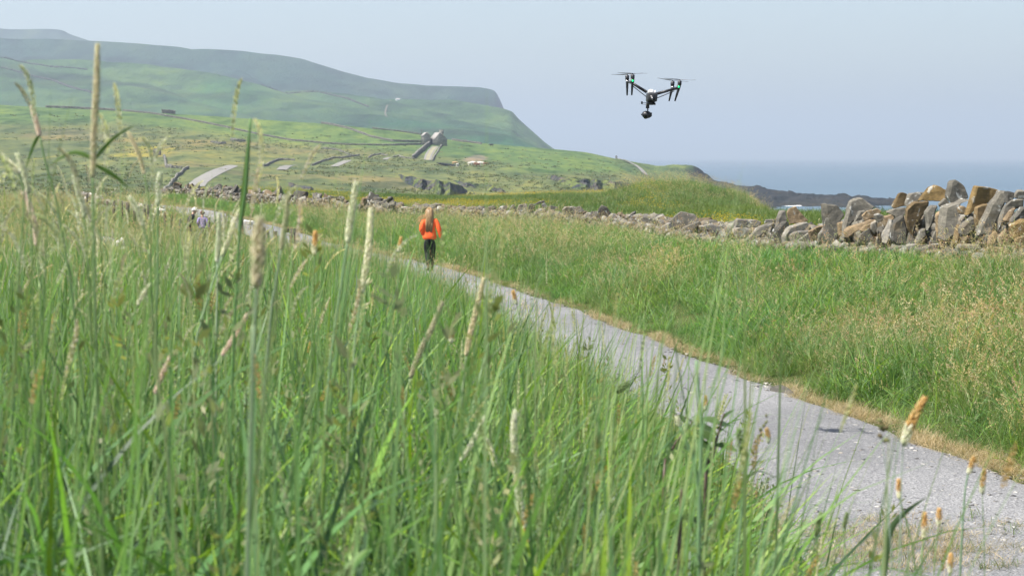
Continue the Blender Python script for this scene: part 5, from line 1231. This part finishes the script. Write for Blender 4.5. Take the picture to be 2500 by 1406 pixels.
# verge between path and wall
X, Y = area_pts(60000, 13, 140, -.30, .40, 8, 1.0)
wxx = wall_x(Y); k = right_side(X, Y, .04) & (X < wxx - .15)
X, Y = X[k], Y[k]; m = fbm(X * .35, Y * .18, 131, 3); e = sstep(0.0, 0.8, X - pathR(Y)); nearw = sstep(2.2, .2, wall_x(Y) - X)
a = ((m > .53) & (rr.uniform(0, 1, len(X)) < .65)) | (rr.uniform(0, 1, len(X)) < .22)
s = rr.uniform(.7, 1.25, len(X)) * (.55 + .45 * e) * (.42 + 1.15 * fbm(X * .9, Y * .45, 137, 3)) * (1 - .55 * nearw)
put('verge_grass', C_verge, 14, X[a], Y[a], s[a], 9, .15, wind=.0)
put('verge_grass', C_green, 10, X[~a], Y[~a], s[~a] * 1.0, 10, .15)
# field beyond the wall
X, Y = area_pts(26000, 45, 200, -.16, .30, 12, .5)
k = X > np.where(Y < 141, wall_x(Y) + .6, -24 - (Y - 141) * .3); X, Y = X[k], Y[k]
fl = fbm(X * .12, Y * .05, 141, 3); yl = (fl > .52) & (X < 8) 
put('field_grass', C_field, 5, X[yl], Y[yl], rr.uniform(.9, 1.6, yl.sum()), 13)
idx_only = ~yl
o = put('field_grass', C_field, 10, X[idx_only], Y[idx_only], rr.uniform(.9, 1.7, idx_only.sum()), 14)
v = np.random.default_rng(3).integers(5, 10, int(idx_only.sum())).astype(np.int32); o.data.attributes['idx'].data.foreach_set('value', v)
# dry straw along the path edges
rr = np.random.default_rng(15); Y = 13 * (130 / 13) ** rr.uniform(0, 1, 2600); X = pathR(Y) + rr.normal(.0, .085, len(Y)) - .12 * sstep(.5, .75, vnoise(Y * .5, 3, 9))
k = rr.uniform(0, 1, len(Y)) < .25 + sstep(.3, .6, vnoise(Y * .55, 7, 19)); X, Y = X[k], Y[k]
put('dry_grass', C_straw, 8, X, Y, rr.uniform(.5, 1.05, len(Y)), 16, .2, .0)
Y = 12 * (60 / 12) ** rr.uniform(0, 1, 500); X = pathL(Y) + rr.normal(-.1, .15, len(Y))
put('dry_grass', C_straw, 8, X, Y, rr.uniform(.6, 1.1, len(Y)), 17, .2, .0)
# thin growth on the path itself, low at the front right
n = 260; X = rr.normal(3.15, .5, n); Y = rr.normal(15.3, .6, n); k = X > 2.2
put('path_grass', C_straw, 8, X[k], Y[k], rr.uniform(.5, 1.0, k.sum()), 18, .2, .0)
put('path_grass', C_field, 5, X[k][::4], Y[k][::4], rr.uniform(.3, .5, len(X[k][::4])), 19, .2, .0).data.attributes['idx'].data.foreach_set('value', np.full(len(X[k][::4]), 7, dtype=np.int32))

# a parched strip in the pasture at the far left
rr = np.random.default_rng(25); px = rr.uniform(-60, 185, 900); Y = rr.uniform(98, 112, 900); X = (px - 1250) / 4872 * Y
put('dry_grass', C_straw, 8, X, Y, rr.uniform(1.2, 2.6, 900), 26, .2, .0)

# loose chippings on the path
def chip(k):
    V, Fc = HULLS_LOW[k]; T = [];
    for f in Fc:
        for j in range(1, len(f) - 1): T.append((f[0], f[j], f[j + 1]))
    return V * np.array([1.2, .9, .55]), np.array(T), np.tile(np.array([(.24, .235, .23), (.40, .39, .38), (.10, .10, .105), (.30, .29, .27)][k % 4]), (len(V), 1))
C_chip = clump_coll('chipping', [chip(k) for k in range(12)], M_stone)
rr = np.random.default_rng(61); Y = 13 * (62 / 13) ** rr.uniform(0, 1, 9000); u_ = rr.beta(.8, .8, 9000); X = pathL(Y) * (1 - u_) + pathR(Y) * u_
Z = ZP + .038 * (4 * u_ * (1 - u_)) - .01
scatter('gravel', C_chip, np.stack([X, Y, Z], -1), rr.uniform(0, 6.28, 9000), .014 + .05 * rr.uniform(0, 1, 9000) ** 4, rr.integers(0, 12, 9000))

# rushes and tussocks on the rough hillside
def tuft(k):
    V, Q, C, t_, d_ = blade_arr(rg, 16, (.25, .6), (.10, .24), .55, (.1, .9), (.2, 1.0), 2, [(.115, .135, .05), (.10, .125, .048), (.17, .16, .075), (.12, .155, .052), (.085, .105, .042)][k % 5:k % 5 + 1]); return V, Q, C
C_tuft = clump_coll('tussock', [tuft(k) for k in range(10)], M_field)
rr = np.random.default_rng(71); n = 26000; Y = 240 + 640 * rr.uniform(0, 1, n) ** .8; tt = rr.uniform(tof(-60), tof(1640), n); X = tt * Y
iy = np.clip(np.searchsorted(yy, Y), 0, len(yy) - 1); ix = np.clip(np.searchsorted(t, tt), 0, len(t) - 1)
dens = sstep(.38, .62, fbm(X * .04, Y * .014, 151, 4)) * (1 - .85 * past[iy, ix])
RD = np.array(ROADS); onroad = np.array([bool(np.any((np.abs(RD[:, 2] - b) < 6) & (RD[:, 0] - 1.2 < a) & (a < RD[:, 1] + 1.2))) for a, b in zip(X, Y)])
k = (rr.uniform(0, 1, n) < .42 * dens + .02) & (bare[iy, ix] < .3) & ~onroad; X, Y = X[k], Y[k]
Z = np.array([hill.z(a, b) for a, b in zip(X, Y)]); zz = Z > SEA + 1; X, Y, Z = X[zz], Y[zz], Z[zz]
scatter('rushes', C_tuft, np.stack([X, Y, Z - .05], -1), rr.uniform(0, 6.28, len(X)), rr.uniform(.5, 1.7, len(X)), rr.integers(0, 10, len(X)))

# tall pale flowering stems that stand above the meadow at the left
def flower_clump(k):
    V, Q, C, t_, d_ = blade_arr(rg, 2, (.85, 1.12), (.0022, .003), .10, (0, .2), (.0, .35), 6, [(.24, .30, .14), (.18, .25, .10)], .1); ps = [(V, Q, C)]
    ps.append(spikes(rg, t_ - d_ * .05, d_, (.07, .13), .0036, [(.66, .62, .50), (.58, .50, .42), (.60, .60, .44)], 44, .4, .35)); 
    V, Q, C, t_, d_ = blade_arr(rg, 3, (.4, .7), (.005, .009), .06, (.1, .4), (.4, 1.8), 6, G1, .8); ps.append((V, Q, C)); return join(ps)
C_flower = clump_coll('flower_clump', [flower_clump(k) for k in range(12)], M_meadow)
X, Y = area_pts(420, 2.3, 11, -.29, -.06, 81, .8)
k = open_path(X, Y, .8, 82, .0) & (rr.uniform(0, 1, len(X)) < sstep(-.11, -.17, X / Y))
X, Y = X[k], Y[k]; put('meadow_flowers', C_flower, 12, X, Y, rr.uniform(.80, 1.02, len(X)), 83, .06)
# shaggy tussocks on the mound and withered bracken on its seaward side
rr = np.random.default_rng(91); X = rr.normal(9.0, 2.6, 900); Y = rr.normal(110, 6, 900)
put('rough_grass', C_verge, 14, X, Y, rr.uniform(.55, 1.15, 900), 92)
X = rr.uniform(12.2, 15.5, 900); Y = rr.uniform(88, 122, 900)
put('bracken', C_straw, 8, X, Y, rr.uniform(1.5, 3.0, 900), 93)

# ------------------------------------------------------------------ single grass stalks and plants that stand out in the foreground
M_stalk = grass_mat('stalk_mat', 0.22, warm=(1, 1, 1), cool=(1, 1, 1)); M_head_seed = grass_mat('seed_head_mat', 0.30, warm=(1, 1, 1), cool=(1, 1, 1), rough=.6, sheen=.2); M_leaf = grass_mat('broad_leaf_mat', 0.40, warm=(1, 1, 1), cool=(1, 1, 1))
def bez(P, n):
    """smooth path through points"""
    P = [Vector(p) for p in P]
    if len(P) == 2: return [P[0].lerp(P[1], k / (n - 1)) for k in range(n)]
    out = []; m = len(P) - 1
    for k in range(n):
        u = k / (n - 1) * m; i = min(int(u), m - 1); f = u - i
        a, b, c, d = P[max(i - 1, 0)], P[i], P[i + 1], P[min(i + 2, m)]
        out.append(0.5 * ((2 * b) + (c - a) * f + (2 * a - 5 * b + 4 * c - d) * f * f + (3 * b - a - 3 * c + d) * f ** 3))
    return out
def leaf_strip(path, width, col, name, parent, rg, mat=None):
    n = len(path); V = []; Q = []; tw0 = rg.uniform(-.5, .5)
    for k, p in enumerate(path):
        d = (path[min(k + 1, n - 1)] - path[max(k - 1, 0)]).normalized(); s = k / (n - 1)
        a = d.cross(Vector((0.25, -1, 0.15))).normalized(); a = Matrix.Rotation(tw0 + s * .6, 3, d) @ a
        w_ = width * .5 * min(1, .5 + 1.6 * s) * max(.03, 1 - s ** 2.4); m_ = p + a.cross(d) * w_ * .35
        V += [p - a * w_, m_, p + a * w_]
    for k in range(n - 1):
        for j in (0, 1): Q.append((3 * k + j, 3 * k + 3 + j, 3 * k + 4 + j, 3 * k + 1 + j))
    return mesh_np(name, [tuple(v) for v in V], Q, mat or M_leaf, parent, True, np.tile(np.array(col), (len(V), 1)))
def head_mesh(path, r, kind, rg, parent, name='seed_head'):
    n = len(path); V = []; Q = []; C = []; k0 = 0
    L = sum((b - a).length for a, b in zip(path, path[1:]))
    pal = dict(pale=[(.72, .70, .58), (.64, .64, .48), (.54, .58, .38)], straw=[(.58, .52, .36), (.52, .46, .32), (.46, .46, .28)], pink=[(.70, .58, .50), (.64, .52, .44)], green=[(.20, .27, .11), (.16, .23, .09)], orange=[(.56, .36, .13), (.50, .31, .11), (.60, .43, .20)], dock=[(.15, .15, .06), (.19, .20, .08), (.12, .10, .05)])
    if kind == 'dock':
        N = 5
    else: N = int(max(26, L / max(r, .001) * 9))
    up = Vector((0.2, -1, 0.1))
    for i in range(N):
        s = (i + rg.uniform(0, .8)) / N; u = s * (n - 1); j = min(int(u), n - 2); p = path[j].lerp(path[j + 1], u - j); d = (path[j + 1] - path[j]).normalized()
        a = d.cross(up).normalized(); b = a.cross(d); ph = i * 2.399 + rg.uniform(0, .5); o_ = a * math.cos(ph) + b * math.sin(ph)
        prof = max(.12, math.sin(math.pi * min(.985, .10 + .88 * s))) ** .55
        if kind == 'dock': rr = r * 1.6; l_ = L / N * 1.25; w_ = r * .85; c = p + o_ * r * .5
        else: rr = r; l_ = max(r * 1.5, .006); w_ = r * .33; c = p + o_ * rr * prof * .62
        q = (d * .85 + o_ * (.55 if kind != 'dock' else .3)).normalized(); t_ = q.cross(o_).normalized()
        cols = pal[kind if kind != 'orange' else ('orange' if s > .34 + rg.uniform(-.08, .08) else 'pale')]
        cc = np.array(cols[int(rg.integers(len(cols)))]) * rg.uniform(.82, 1.18); w_ *= rg.uniform(.8, 1.2)
        V += [c - q * l_ * .5, c + t_ * w_, c + o_ * w_, c - t_ * w_, c - o_ * w_ * .4, c + q * l_ * .62]
        Q += [(k0, k0 + 1, k0 + 2), (k0, k0 + 2, k0 + 3), (k0, k0 + 3, k0 + 4), (k0, k0 + 4, k0 + 1), (k0 + 5, k0 + 2, k0 + 1), (k0 + 5, k0 + 3, k0 + 2), (k0 + 5, k0 + 4, k0 + 3), (k0 + 5, k0 + 1, k0 + 4)]
        C += [cc] * 6; k0 += 6
        if kind in ('pale', 'pink', 'straw') and i % 2 == 0:   # fine bristles
            e = c + (d * 1.0 + o_ * .6).normalized() * r * 2.0; V += [c + t_ * .0005, c - t_ * .0005, e]; Q += [(k0, k0 + 1, k0 + 2)]; C += [cc] * 3; k0 += 3
    return mesh_np(name, [tuple(v) for v in V], Q, M_head_seed, parent, False, np.array(C))
SG = 'seeding grass stalks in the foreground'
def stalk(label, Y, head, stem, kind, r, leaves=(), sr=.0022, scol=(.12, .18, .07)):
    """head and stem: photograph points from the top downwards; the stem then runs on to the ground"""
    rg = np.random.default_rng(abs(hash(label)) % 1000 if False else sum(map(ord, label))); P = [at(x, y, Y) for x, y in stem]
    bot = P[-1]; prev = P[-2] if len(P) > 1 else at(*head[0], Y); d = (bot - prev); zg = gz(bot.x, Y) - .03
    k = max(0.0, (bot.z - zg)); dx = max(-.18, min(.18, d.x / max(abs(d.z), .05) * k * .6)); ground = Vector((bot.x + dx, Y, zg))
    if k > .05: P.append(Vector((bot.x + dx * .7, Y + .01, zg + k * .4)))
    P.append(ground); root = empty('grass_stalk', ground); tag(root, label, 'grass stalk', SG)
    loc = lambda v: v - ground
    full = bez([loc(at(*head[-1], Y))] + [loc(p) for p in P] if head else [loc(p) for p in P], 18)
    mb = MB(); mb.tube(full, [sr * (.45 + .25 * i / 17) for i in range(18)], 6); st = mb.build('stem', M_stalk, root, True)
    c_ = np.ones((len(st.data.vertices), 4), dtype=np.float32); c_[:, :3] = np.array(scol) * 1.8; a = st.data.attributes.new('Col', 'FLOAT_COLOR', 'POINT'); a.data.foreach_set('color', c_.ravel())
    if head: head_mesh(bez([loc(at(x, y, Y)) for x, y in head[::-1]], 14), r, kind, rg, root)
    for lf in leaves:
        pts, wd, col = lf; leaf_strip(bez([loc(at(x, y, Y + .002 * i)) for i, (x, y) in enumerate(pts)], 12), wd, col, 'leaf', root, rg)
    return root
LG = (.09, .165, .035); LB = (.085, .14, .06)
stalk('tallest straw coloured spike at the left, its tip above the hill skyline', 2.3, [(238, 112), (236, 200), (231, 300), (226, 432)], [(228, 520), (230, 700), (236, 950)], 'straw', .0042, [([(228, 388), (180, 372), (125, 400)][::1], .006, LG), ([(232, 402), (280, 430), (318, 462)], .006, LG), ([(228, 392), (275, 340), (330, 305)], .005, LG)], .0026)
stalk('thin nodding pinkish head leaning over the left hillside, second tallest at the left', 2.6, [(78, 262), (88, 295), (97, 332)], [(112, 400), (135, 480), (160, 620), (185, 800)], 'pink', .0035, [([(95, 330), (80, 360), (60, 420)], .005, LG)], .0026, (.10, .16, .06))
stalk('tall plain green shoot without a head, left of the woman and crossing the long wall', 2.6, [], [(612, 290), (606, 360), (598, 470), (585, 560), (578, 700), (570, 850)], 'green', .003, [([(585, 560), (600, 430), (611, 300)], .009, LG)], .003, (.08, .15, .05))
stalk('tall pale foxtail head left of the woman, the taller of two side by side', 2.7, [(868, 448), (862, 500), (855, 545), (848, 592)], [(835, 680), (815, 820), (800, 960)], 'pale', .0052, [], .0030, (.16, .23, .12))
stalk('pale foxtail head left of the woman, the shorter of two side by side', 2.9, [(905, 512), (903, 570), (896, 640), (882, 715)], [(872, 790), (862, 900)], 'pale', .0052, [], .0028, (.16, .23, .12))
stalk('slender buff head crossing the path below the woman', 3.2, [(1181, 680), (1166, 745), (1148, 815), (1138, 868)], [(1130, 950), (1122, 1080)], 'straw', .0048, [], .0026, (.17, .22, .12))
stalk('buff head slanting right, left of the one crossing the path', 3.1, [(1080, 738), (1055, 800), (1025, 860), (1002, 922)], [(990, 980), (985, 1100)], 'straw', .0048, [], .0026, (.17, .22, .12))
stalk('short pale head below the start of the grey road at the left', 2.9, [(391, 424), (388, 450), (385, 502)], [(385, 560), (384, 700), (382, 860)], 'pale', .0045, [], .0026, (.13, .2, .09))
stalk('pale head slanting right in front of the bend of the path', 2.9, [(588, 508), (572, 545), (556, 590), (542, 625)], [(520, 690), (490, 790), (470, 900)], 'pale', .0042, [], .0028, (.15, .21, .12))
stalk('broad blurred buff head nearest the lens, left of the flat rocks', 1.55, [(634, 534), (632, 590), (630, 640), (626, 700)], [(622, 800), (615, 950)], 'straw', .0058, [], .0032, (.16, .21, .12))
stalk('grey buff head in front of the far stretch of wall', 2.5, [(703, 480), (699, 525), (693, 572), (686, 610)], [(672, 700), (655, 840)], 'straw', .0036, [], .0026, (.15, .19, .12))
stalk('small orange head beside the flat rocks at the path edge', 2.9, [(770, 566), (769, 590), (767, 622)], [(764, 700), (760, 860)], 'orange', .0042, [], .002)
stalk('small orange head just left of the woman at her knees', 3.4, [(979, 580), (977, 596), (974, 614)], [(972, 680), (970, 800)], 'orange', .0035, [], .002)
stalk('white head standing in front of the fence posts and the path', 3.1, [(535, 522), (535, 560), (532, 610), (530, 640)], [(530, 720), (528, 850)], 'pale', .0042, [], .0025, (.2, .25, .17))
stalk('white drooping head at the left edge of the frame', 2.4, [(2, 378), (18, 396), (38, 412), (47, 424)], [(58, 470), (55, 560), (40, 760)], 'pale', .0042, [], .0022)
stalk('second white drooping head at the left edge, lower and more upright', 2.5, [(42, 378), (52, 402), (62, 432), (70, 470)], [(76, 560), (80, 720)], 'pale', .0036, [], .0022)
stalk('wispy greyish head arching in front of the pasture, left of the gate pillars', 2.7, [(314, 325), (328, 352), (342, 385), (352, 425)], [(362, 480), (376, 580), (380, 760)], 'straw', .0028, [], .002)
stalk('white head nodding left in front of the whitish low wall', 2.7, [(316, 482), (328, 500), (340, 524), (350, 552)], [(362, 610), (370, 720)], 'pale', .0042, [], .0024)
stalk('thin white head beside the bend of the tallest spike', 2.7, [(180, 430), (190, 465), (202, 500), (206, 530)], [(212, 600), (218, 740)], 'pale', .0036, [], .0022)
stalk('pinkish head leaning left at the far left below the pasture', 2.6, [(58, 470), (72, 500), (84, 545), (90, 600)], [(96, 690), (100, 800)], 'pink', .0038, [], .0022)
stalk('large upright cream head in the lower middle of the grass', 2.6, [(1258, 1005), (1254, 1060), (1262, 1150), (1270, 1230), (1282, 1290)], [(1290, 1340), (1292, 1406)], 'pale', .0052, [], .003)
stalk('cream head pointing up right, touching the large upright one', 2.8, [(1188, 1010), (1172, 1045), (1148, 1090), (1125, 1125)], [(1090, 1180), (1055, 1270)], 'pale', .0042, [], .0024)
stalk('bent cream head hooked downwards beside the large upright one', 2.8, [(1176, 1058), (1190, 1080), (1203, 1110), (1210, 1140)], [(1212, 1200), (1205, 1300)], 'pale', .0042, [([(1205, 1190), (1150, 1175), (1100, 1178)], .008, LB)], .0026)
stalk('pinkish white head leaning right in the left part of the grass', 2.7, [(421, 862), (408, 890), (392, 925), (378, 960)], [(366, 1000), (350, 1100)], 'pink', .0036, [], .0022)
stalk('pinkish head leaning right above the middle of the left grass', 2.8, [(604, 768), (585, 800), (560, 840), (542, 868)], [(520, 910), (495, 1000)], 'pink', .0036, [], .0022)
stalk('small cream head slanting right at the left, under the half buried wall', 2.7, [(368, 694), (352, 716), (336, 745)], [(322, 790), (310, 880)], 'pale', .0036, [], .0022)
stalk('largest orange and white foxtail over the path at the right', 2.35, [(2258, 972), (2236, 1010), (2220, 1045), (2206, 1085)], [(2202, 1140), (2199, 1260), (2196, 1406)], 'orange', .0062, [], .0014, (.2, .24, .2))
stalk('brown green knobbly head beside the largest orange foxtail', 2.35, [(2160, 1022), (2156, 1050), (2152, 1080)], [(2164, 1150), (2172, 1300), (2178, 1406)], 'dock', .0075, [], .0011, (.2, .24, .2))
stalk('orange head at the far right edge, left one of two', 2.9, [(2378, 1116), (2372, 1136), (2364, 1156)], [(2356, 1200), (2350, 1290), (2344, 1406)], 'orange', .0046, [], .0026, (.13, .2, .12))
stalk('orange head at the far right edge, right one of two', 2.9, [(2403, 1146), (2400, 1172), (2398, 1204)], [(2400, 1260), (2404, 1406)], 'orange', .0046, [], .0013)
stalk('orange head beside a long pointed leaf low on the right of the path', 2.9, [(2195, 1170), (2195, 1192), (2196, 1216)], [(2206, 1250), (2222, 1310), (2236, 1406)], 'orange', .0044, [([(2160, 1406), (2172, 1300), (2210, 1250), (2262, 1213)], .011, LB)], .002)
stalk('short orange head at the bottom right, left one of a close pair', 2.9, [(2257, 1252), (2257, 1275), (2256, 1312)], [(2252, 1350), (2248, 1406)], 'orange', .0046, [], .002)
stalk('short orange head at the bottom right, right one of a close pair', 2.9, [(2293, 1242), (2293, 1260), (2292, 1282)], [(2286, 1330), (2280, 1406)], 'orange', .0046, [], .0016)
stalk('lowest brownish orange head at the bottom right corner', 2.9, [(2322, 1352), (2321, 1372), (2320, 1398)], [(2318, 1420), (2316, 1460)], 'orange', .0046, [], .002)
stalk('slim green head leaning right over the lower path', 2.9, [(2004, 1252), (1998, 1275), (1992, 1306)], [(1984, 1350), (1975, 1420)], 'green', .0042, [], .002)
stalk('small green head next to the slim green one on the lower path', 2.9, [(2068, 1252), (2064, 1270), (2060, 1286)], [(2062, 1340), (2064, 1406)], 'green', .0036, [], .002)
stalk('stout two part green head right of the nettle', 2.8, [(1804, 1048), (1808, 1080), (1815, 1110), (1812, 1130)], [(1818, 1180), (1808, 1280), (1796, 1406)], 'green', .0062, [([(1812, 1180), (1850, 1150), (1900, 1168)][::1], .003, LB)], .0026, (.12, .19, .10))
stalk('dark green head leaning right, farther right than the stout one', 3.0, [(1876, 1014), (1866, 1036), (1852, 1060)], [(1848, 1110), (1838, 1190), (1834, 1290)], 'dock', .0040, [], .0014, (.13, .14, .08))
stalk('tall bare green sheath rising through the nettle', 2.6, [], [(1700, 880), (1706, 960), (1712, 1040), (1708, 1200), (1706, 1406)], 'green', .003, [], .0040, (.12, .19, .10))
stalk('thick green stem slanting through the nettle with a pale tip', 2.6, [(1652, 1018), (1660, 1040)], [(1680, 1090), (1700, 1150), (1706, 1260), (1706, 1406)], 'pale', .003, [], .0042, (.10, .17, .08))
stalk('orange head over the near edge of the path in the middle', 4.2, [(1253, 710), (1256, 724), (1261, 742)], [(1275, 800), (1290, 880)], 'orange', .0048, [], .0014)
stalk('bright orange head in the grass left of the path, with a long straight stem', 3.4, [(1104, 808), (1103, 820), (1101, 836)], [(1080, 870), (1030, 960), (1010, 1060)], 'orange', .0046, [], .0028)
stalk('small dark spike standing against the dry edge of the path', 4.0, [(1664, 832), (1667, 850), (1672, 872)], [(1684, 900), (1700, 960), (1706, 1100)], 'dock', .0030, [], .0014)
stalk('orange head low over the path beside the bare green sheath', 4.0, [(1723, 966), (1723, 985), (1722, 1000)], [(1718, 1040), (1716, 1160)], 'orange', .0046, [], .0013)
stalk('orange topped pale head right of the nettle leaves', 3.0, [(1872, 1046), (1875, 1062), (1876, 1080)], [(1874, 1130), (1862, 1260), (1850, 1380)], 'orange', .0042, [], .0010, (.2, .25, .18))
stalk('rounded green tufted head where the grass meets the path', 3.4, [(1535, 936), (1520, 945), (1508, 956)], [(1500, 1000), (1494, 1120)], 'green', .0072, [], .0020)

def plant(name, label, cat, Y, stem, leaves, col, scol, wide=.5):
    rg = np.random.default_rng(len(label)); P = [at(x, y, Y) for x, y in stem]; g = Vector((P[-1].x, Y, gz(P[-1].x, Y) - .02)); rt = empty(name, g); tag(rt, label, cat)
    path = bez([p - g for p in P] + [Vector((0, 0, 0))], 16); mb = MB(); mb.tube(path, [.0016 + .0022 * i / 15 for i in range(16)], 6); st = mb.build('stem', M_stalk, rt, True)
    c_ = np.ones((len(st.data.vertices), 4), dtype=np.float32); c_[:, :3] = scol; a = st.data.attributes.new('Col', 'FLOAT_COLOR', 'POINT'); a.data.foreach_set('color', c_.ravel())
    for i, (x0, y0, x1, y1, dy) in enumerate(leaves):
        a = at(x0, y0, Y) - g; b = at(x1, y1, Y + dy) - g; d = b - a; L = d.length; d.normalize(); sd_ = d.cross(Vector((0.1, -.55, 1))).normalized(); nn = sd_.cross(d).normalized(); V = []; Q = []; m = 9
        for k in range(m + 1):
            s = k / m; w_ = L * wide * .5 * math.sin(math.pi * min(1, .06 + s * .94)) ** .8 * (1 - .35 * s) * (1 + .10 * (-1) ** k); c = a + d * L * s - nn * L * .25 * s * s * .6
            V += [c - sd_ * w_ + nn * w_ * .3, c, c + sd_ * w_ + nn * w_ * .3]
        for k in range(m):
            for j in (0, 1): Q.append((3 * k + j, 3 * k + 3 + j, 3 * k + 4 + j, 3 * k + 1 + j))
        mesh_np('leaf', [tuple(v) for v in V], Q, M_leaf, rt, True, np.tile(np.array(col) * rg.uniform(.8, 1.2), (len(V), 1)))
    return rt
NL = (.07, .12, .035); NS = (.13, .09, .07)
plant('nettle', 'nettle with toothed drooping leaves standing against the path', 'nettle', 3.6, [(1768, 1008), (1756, 1050), (1745, 1090), (1735, 1140), (1722, 1200)],
      [(1760, 1030, 1788, 996, -.02), (1755, 1035, 1705, 1012, .03), (1757, 1040, 1790, 1030, .04), (1752, 1062, 1700, 1030, -.04), (1748, 1080, 1690, 1040, .02), (1746, 1085, 1800, 1094, -.03), (1740, 1100, 1680, 1060, -.02), (1752, 1048, 1780, 1050, .03)], NL, NS, .55)
plant('nettle', 'second nettle stem leaning left, with leaves behind the pale tipped stem', 'nettle', 3.7, [(1648, 1012), (1690, 1030), (1650, 1080), (1630, 1130), (1620, 1200)],
      [(1652, 1010, 1640, 1004, 0), (1655, 1012, 1675, 1030, -.02), (1630, 1090, 1680, 1100, .03), (1628, 1100, 1660, 1120, -.03), (1640, 1082, 1700, 1096, .02)], NL, NS, .6)
plant('nettle', 'blurred broad leaved nettle low in the grass under the other nettles', 'nettle', 2.7, [(1664, 1195), (1662, 1240), (1660, 1300), (1658, 1406)],
      [(1662, 1215, 1690, 1225, -.02), (1662, 1212, 1640, 1190, .02), (1661, 1262, 1580, 1268, -.02), (1661, 1265, 1740, 1272, .02), (1660, 1330, 1600, 1310, .03), (1660, 1335, 1716, 1345, -.02), (1664, 1200, 1680, 1180, 0)], (.085, .14, .03), NS, .42)
def weed(px, py, Y, n, label, col, sz):
    rg = np.random.default_rng(int(px)); p = at(px, py, Y); g = Vector((p.x, Y, gz(p.x, Y))); rt = empty('leafy_weed', g); tag(rt, label, 'weed'); H = max(.3, p.z - g.z); V = []; Q = []; C = []; k0 = 0; mb = MB()
    for s_ in range(5):
        e = Vector((rg.normal() * .12, rg.normal() * .1, H * rg.uniform(.7, 1.05))); mb.tube([Vector((0, 0, 0)), e * .5 + Vector((rg.normal() * .03, 0, 0)), e], [.004, .003, .002], 5)
        for k in range(n):
            c = e * rg.uniform(.3, 1.0) + Vector((rg.normal(), rg.normal(), rg.normal() * .6)) * .06; d = Vector((rg.normal(), rg.normal(), rg.normal() * .5)).normalized(); t_ = d.cross(Vector((rg.normal() * .4, rg.normal() * .4, 1))).normalized(); l_ = sz * rg.uniform(.6, 1.3)
            V += [c - d * l_ * .5, c + t_ * l_ * .3, c + d * l_ * .5, c - t_ * l_ * .3]; Q += [(k0, k0 + 1, k0 + 2, k0 + 3)]; C += [np.array(col) * rg.uniform(.75, 1.25)] * 4; k0 += 4
    mesh_np('foliage', [tuple(v) for v in V], Q, M_leaf, rt, True, np.array(C)); st = mb.build('stem', M_stalk, rt)
    c_ = np.ones((len(st.data.vertices), 4), dtype=np.float32); c_[:, :3] = (.1, .14, .05); a = st.data.attributes.new('Col', 'FLOAT_COLOR', 'POINT'); a.data.foreach_set('color', c_.ravel())
weed(2390, 700, 31.0, 26, 'leafy weed with bright yellow green leaves below the biggest wall slabs', (.17, .26, .03), .06)
weed(2330, 730, 29.5, 22, 'smaller yellow green weed left of the brightest one in the right verge', (.15, .24, .035), .055)
weed(2470, 800, 25.5, 24, 'yellow green weed at the right edge of the verge', (.16, .25, .035), .05)
weed(2270, 890, 23.8, 24, 'dark green weed near the path edge in the right verge', (.07, .14, .03), .05)
weed(2085, 730, 33.0, 20, 'dull green weed in the middle of the right verge', (.08, .14, .04), .06)
weed(1650, 545, 58.0, 18, 'small dark weed at the foot of the low part of the wall', (.08, .14, .04), .07)
HAZE = 0.00019

# ------------------------------------------------------------------ the hazy sea air
def haze(dens):
    q = bpy.data.materials.new('haze_mat'); q.use_nodes = True; n = q.node_tree.nodes; l = q.node_tree.links
    n.remove(n['Principled BSDF']); v = n.new('ShaderNodeVolumePrincipled')
    v.inputs['Color'].default_value = (0.73, 0.845, 0.98, 1); v.inputs['Density'].default_value = dens; v.inputs['Anisotropy'].default_value = 0.25
    l.new(v.outputs[0], n['Material Output'].inputs['Volume'])
    b = MB(); zt = 330.0; zb = -30.0
    b.box((0, 29000, (zt + zb) / 2), (124000, 66000, zt - zb))
    return tag(b.build('haze', q), kind='stuff')
haze(HAZE)
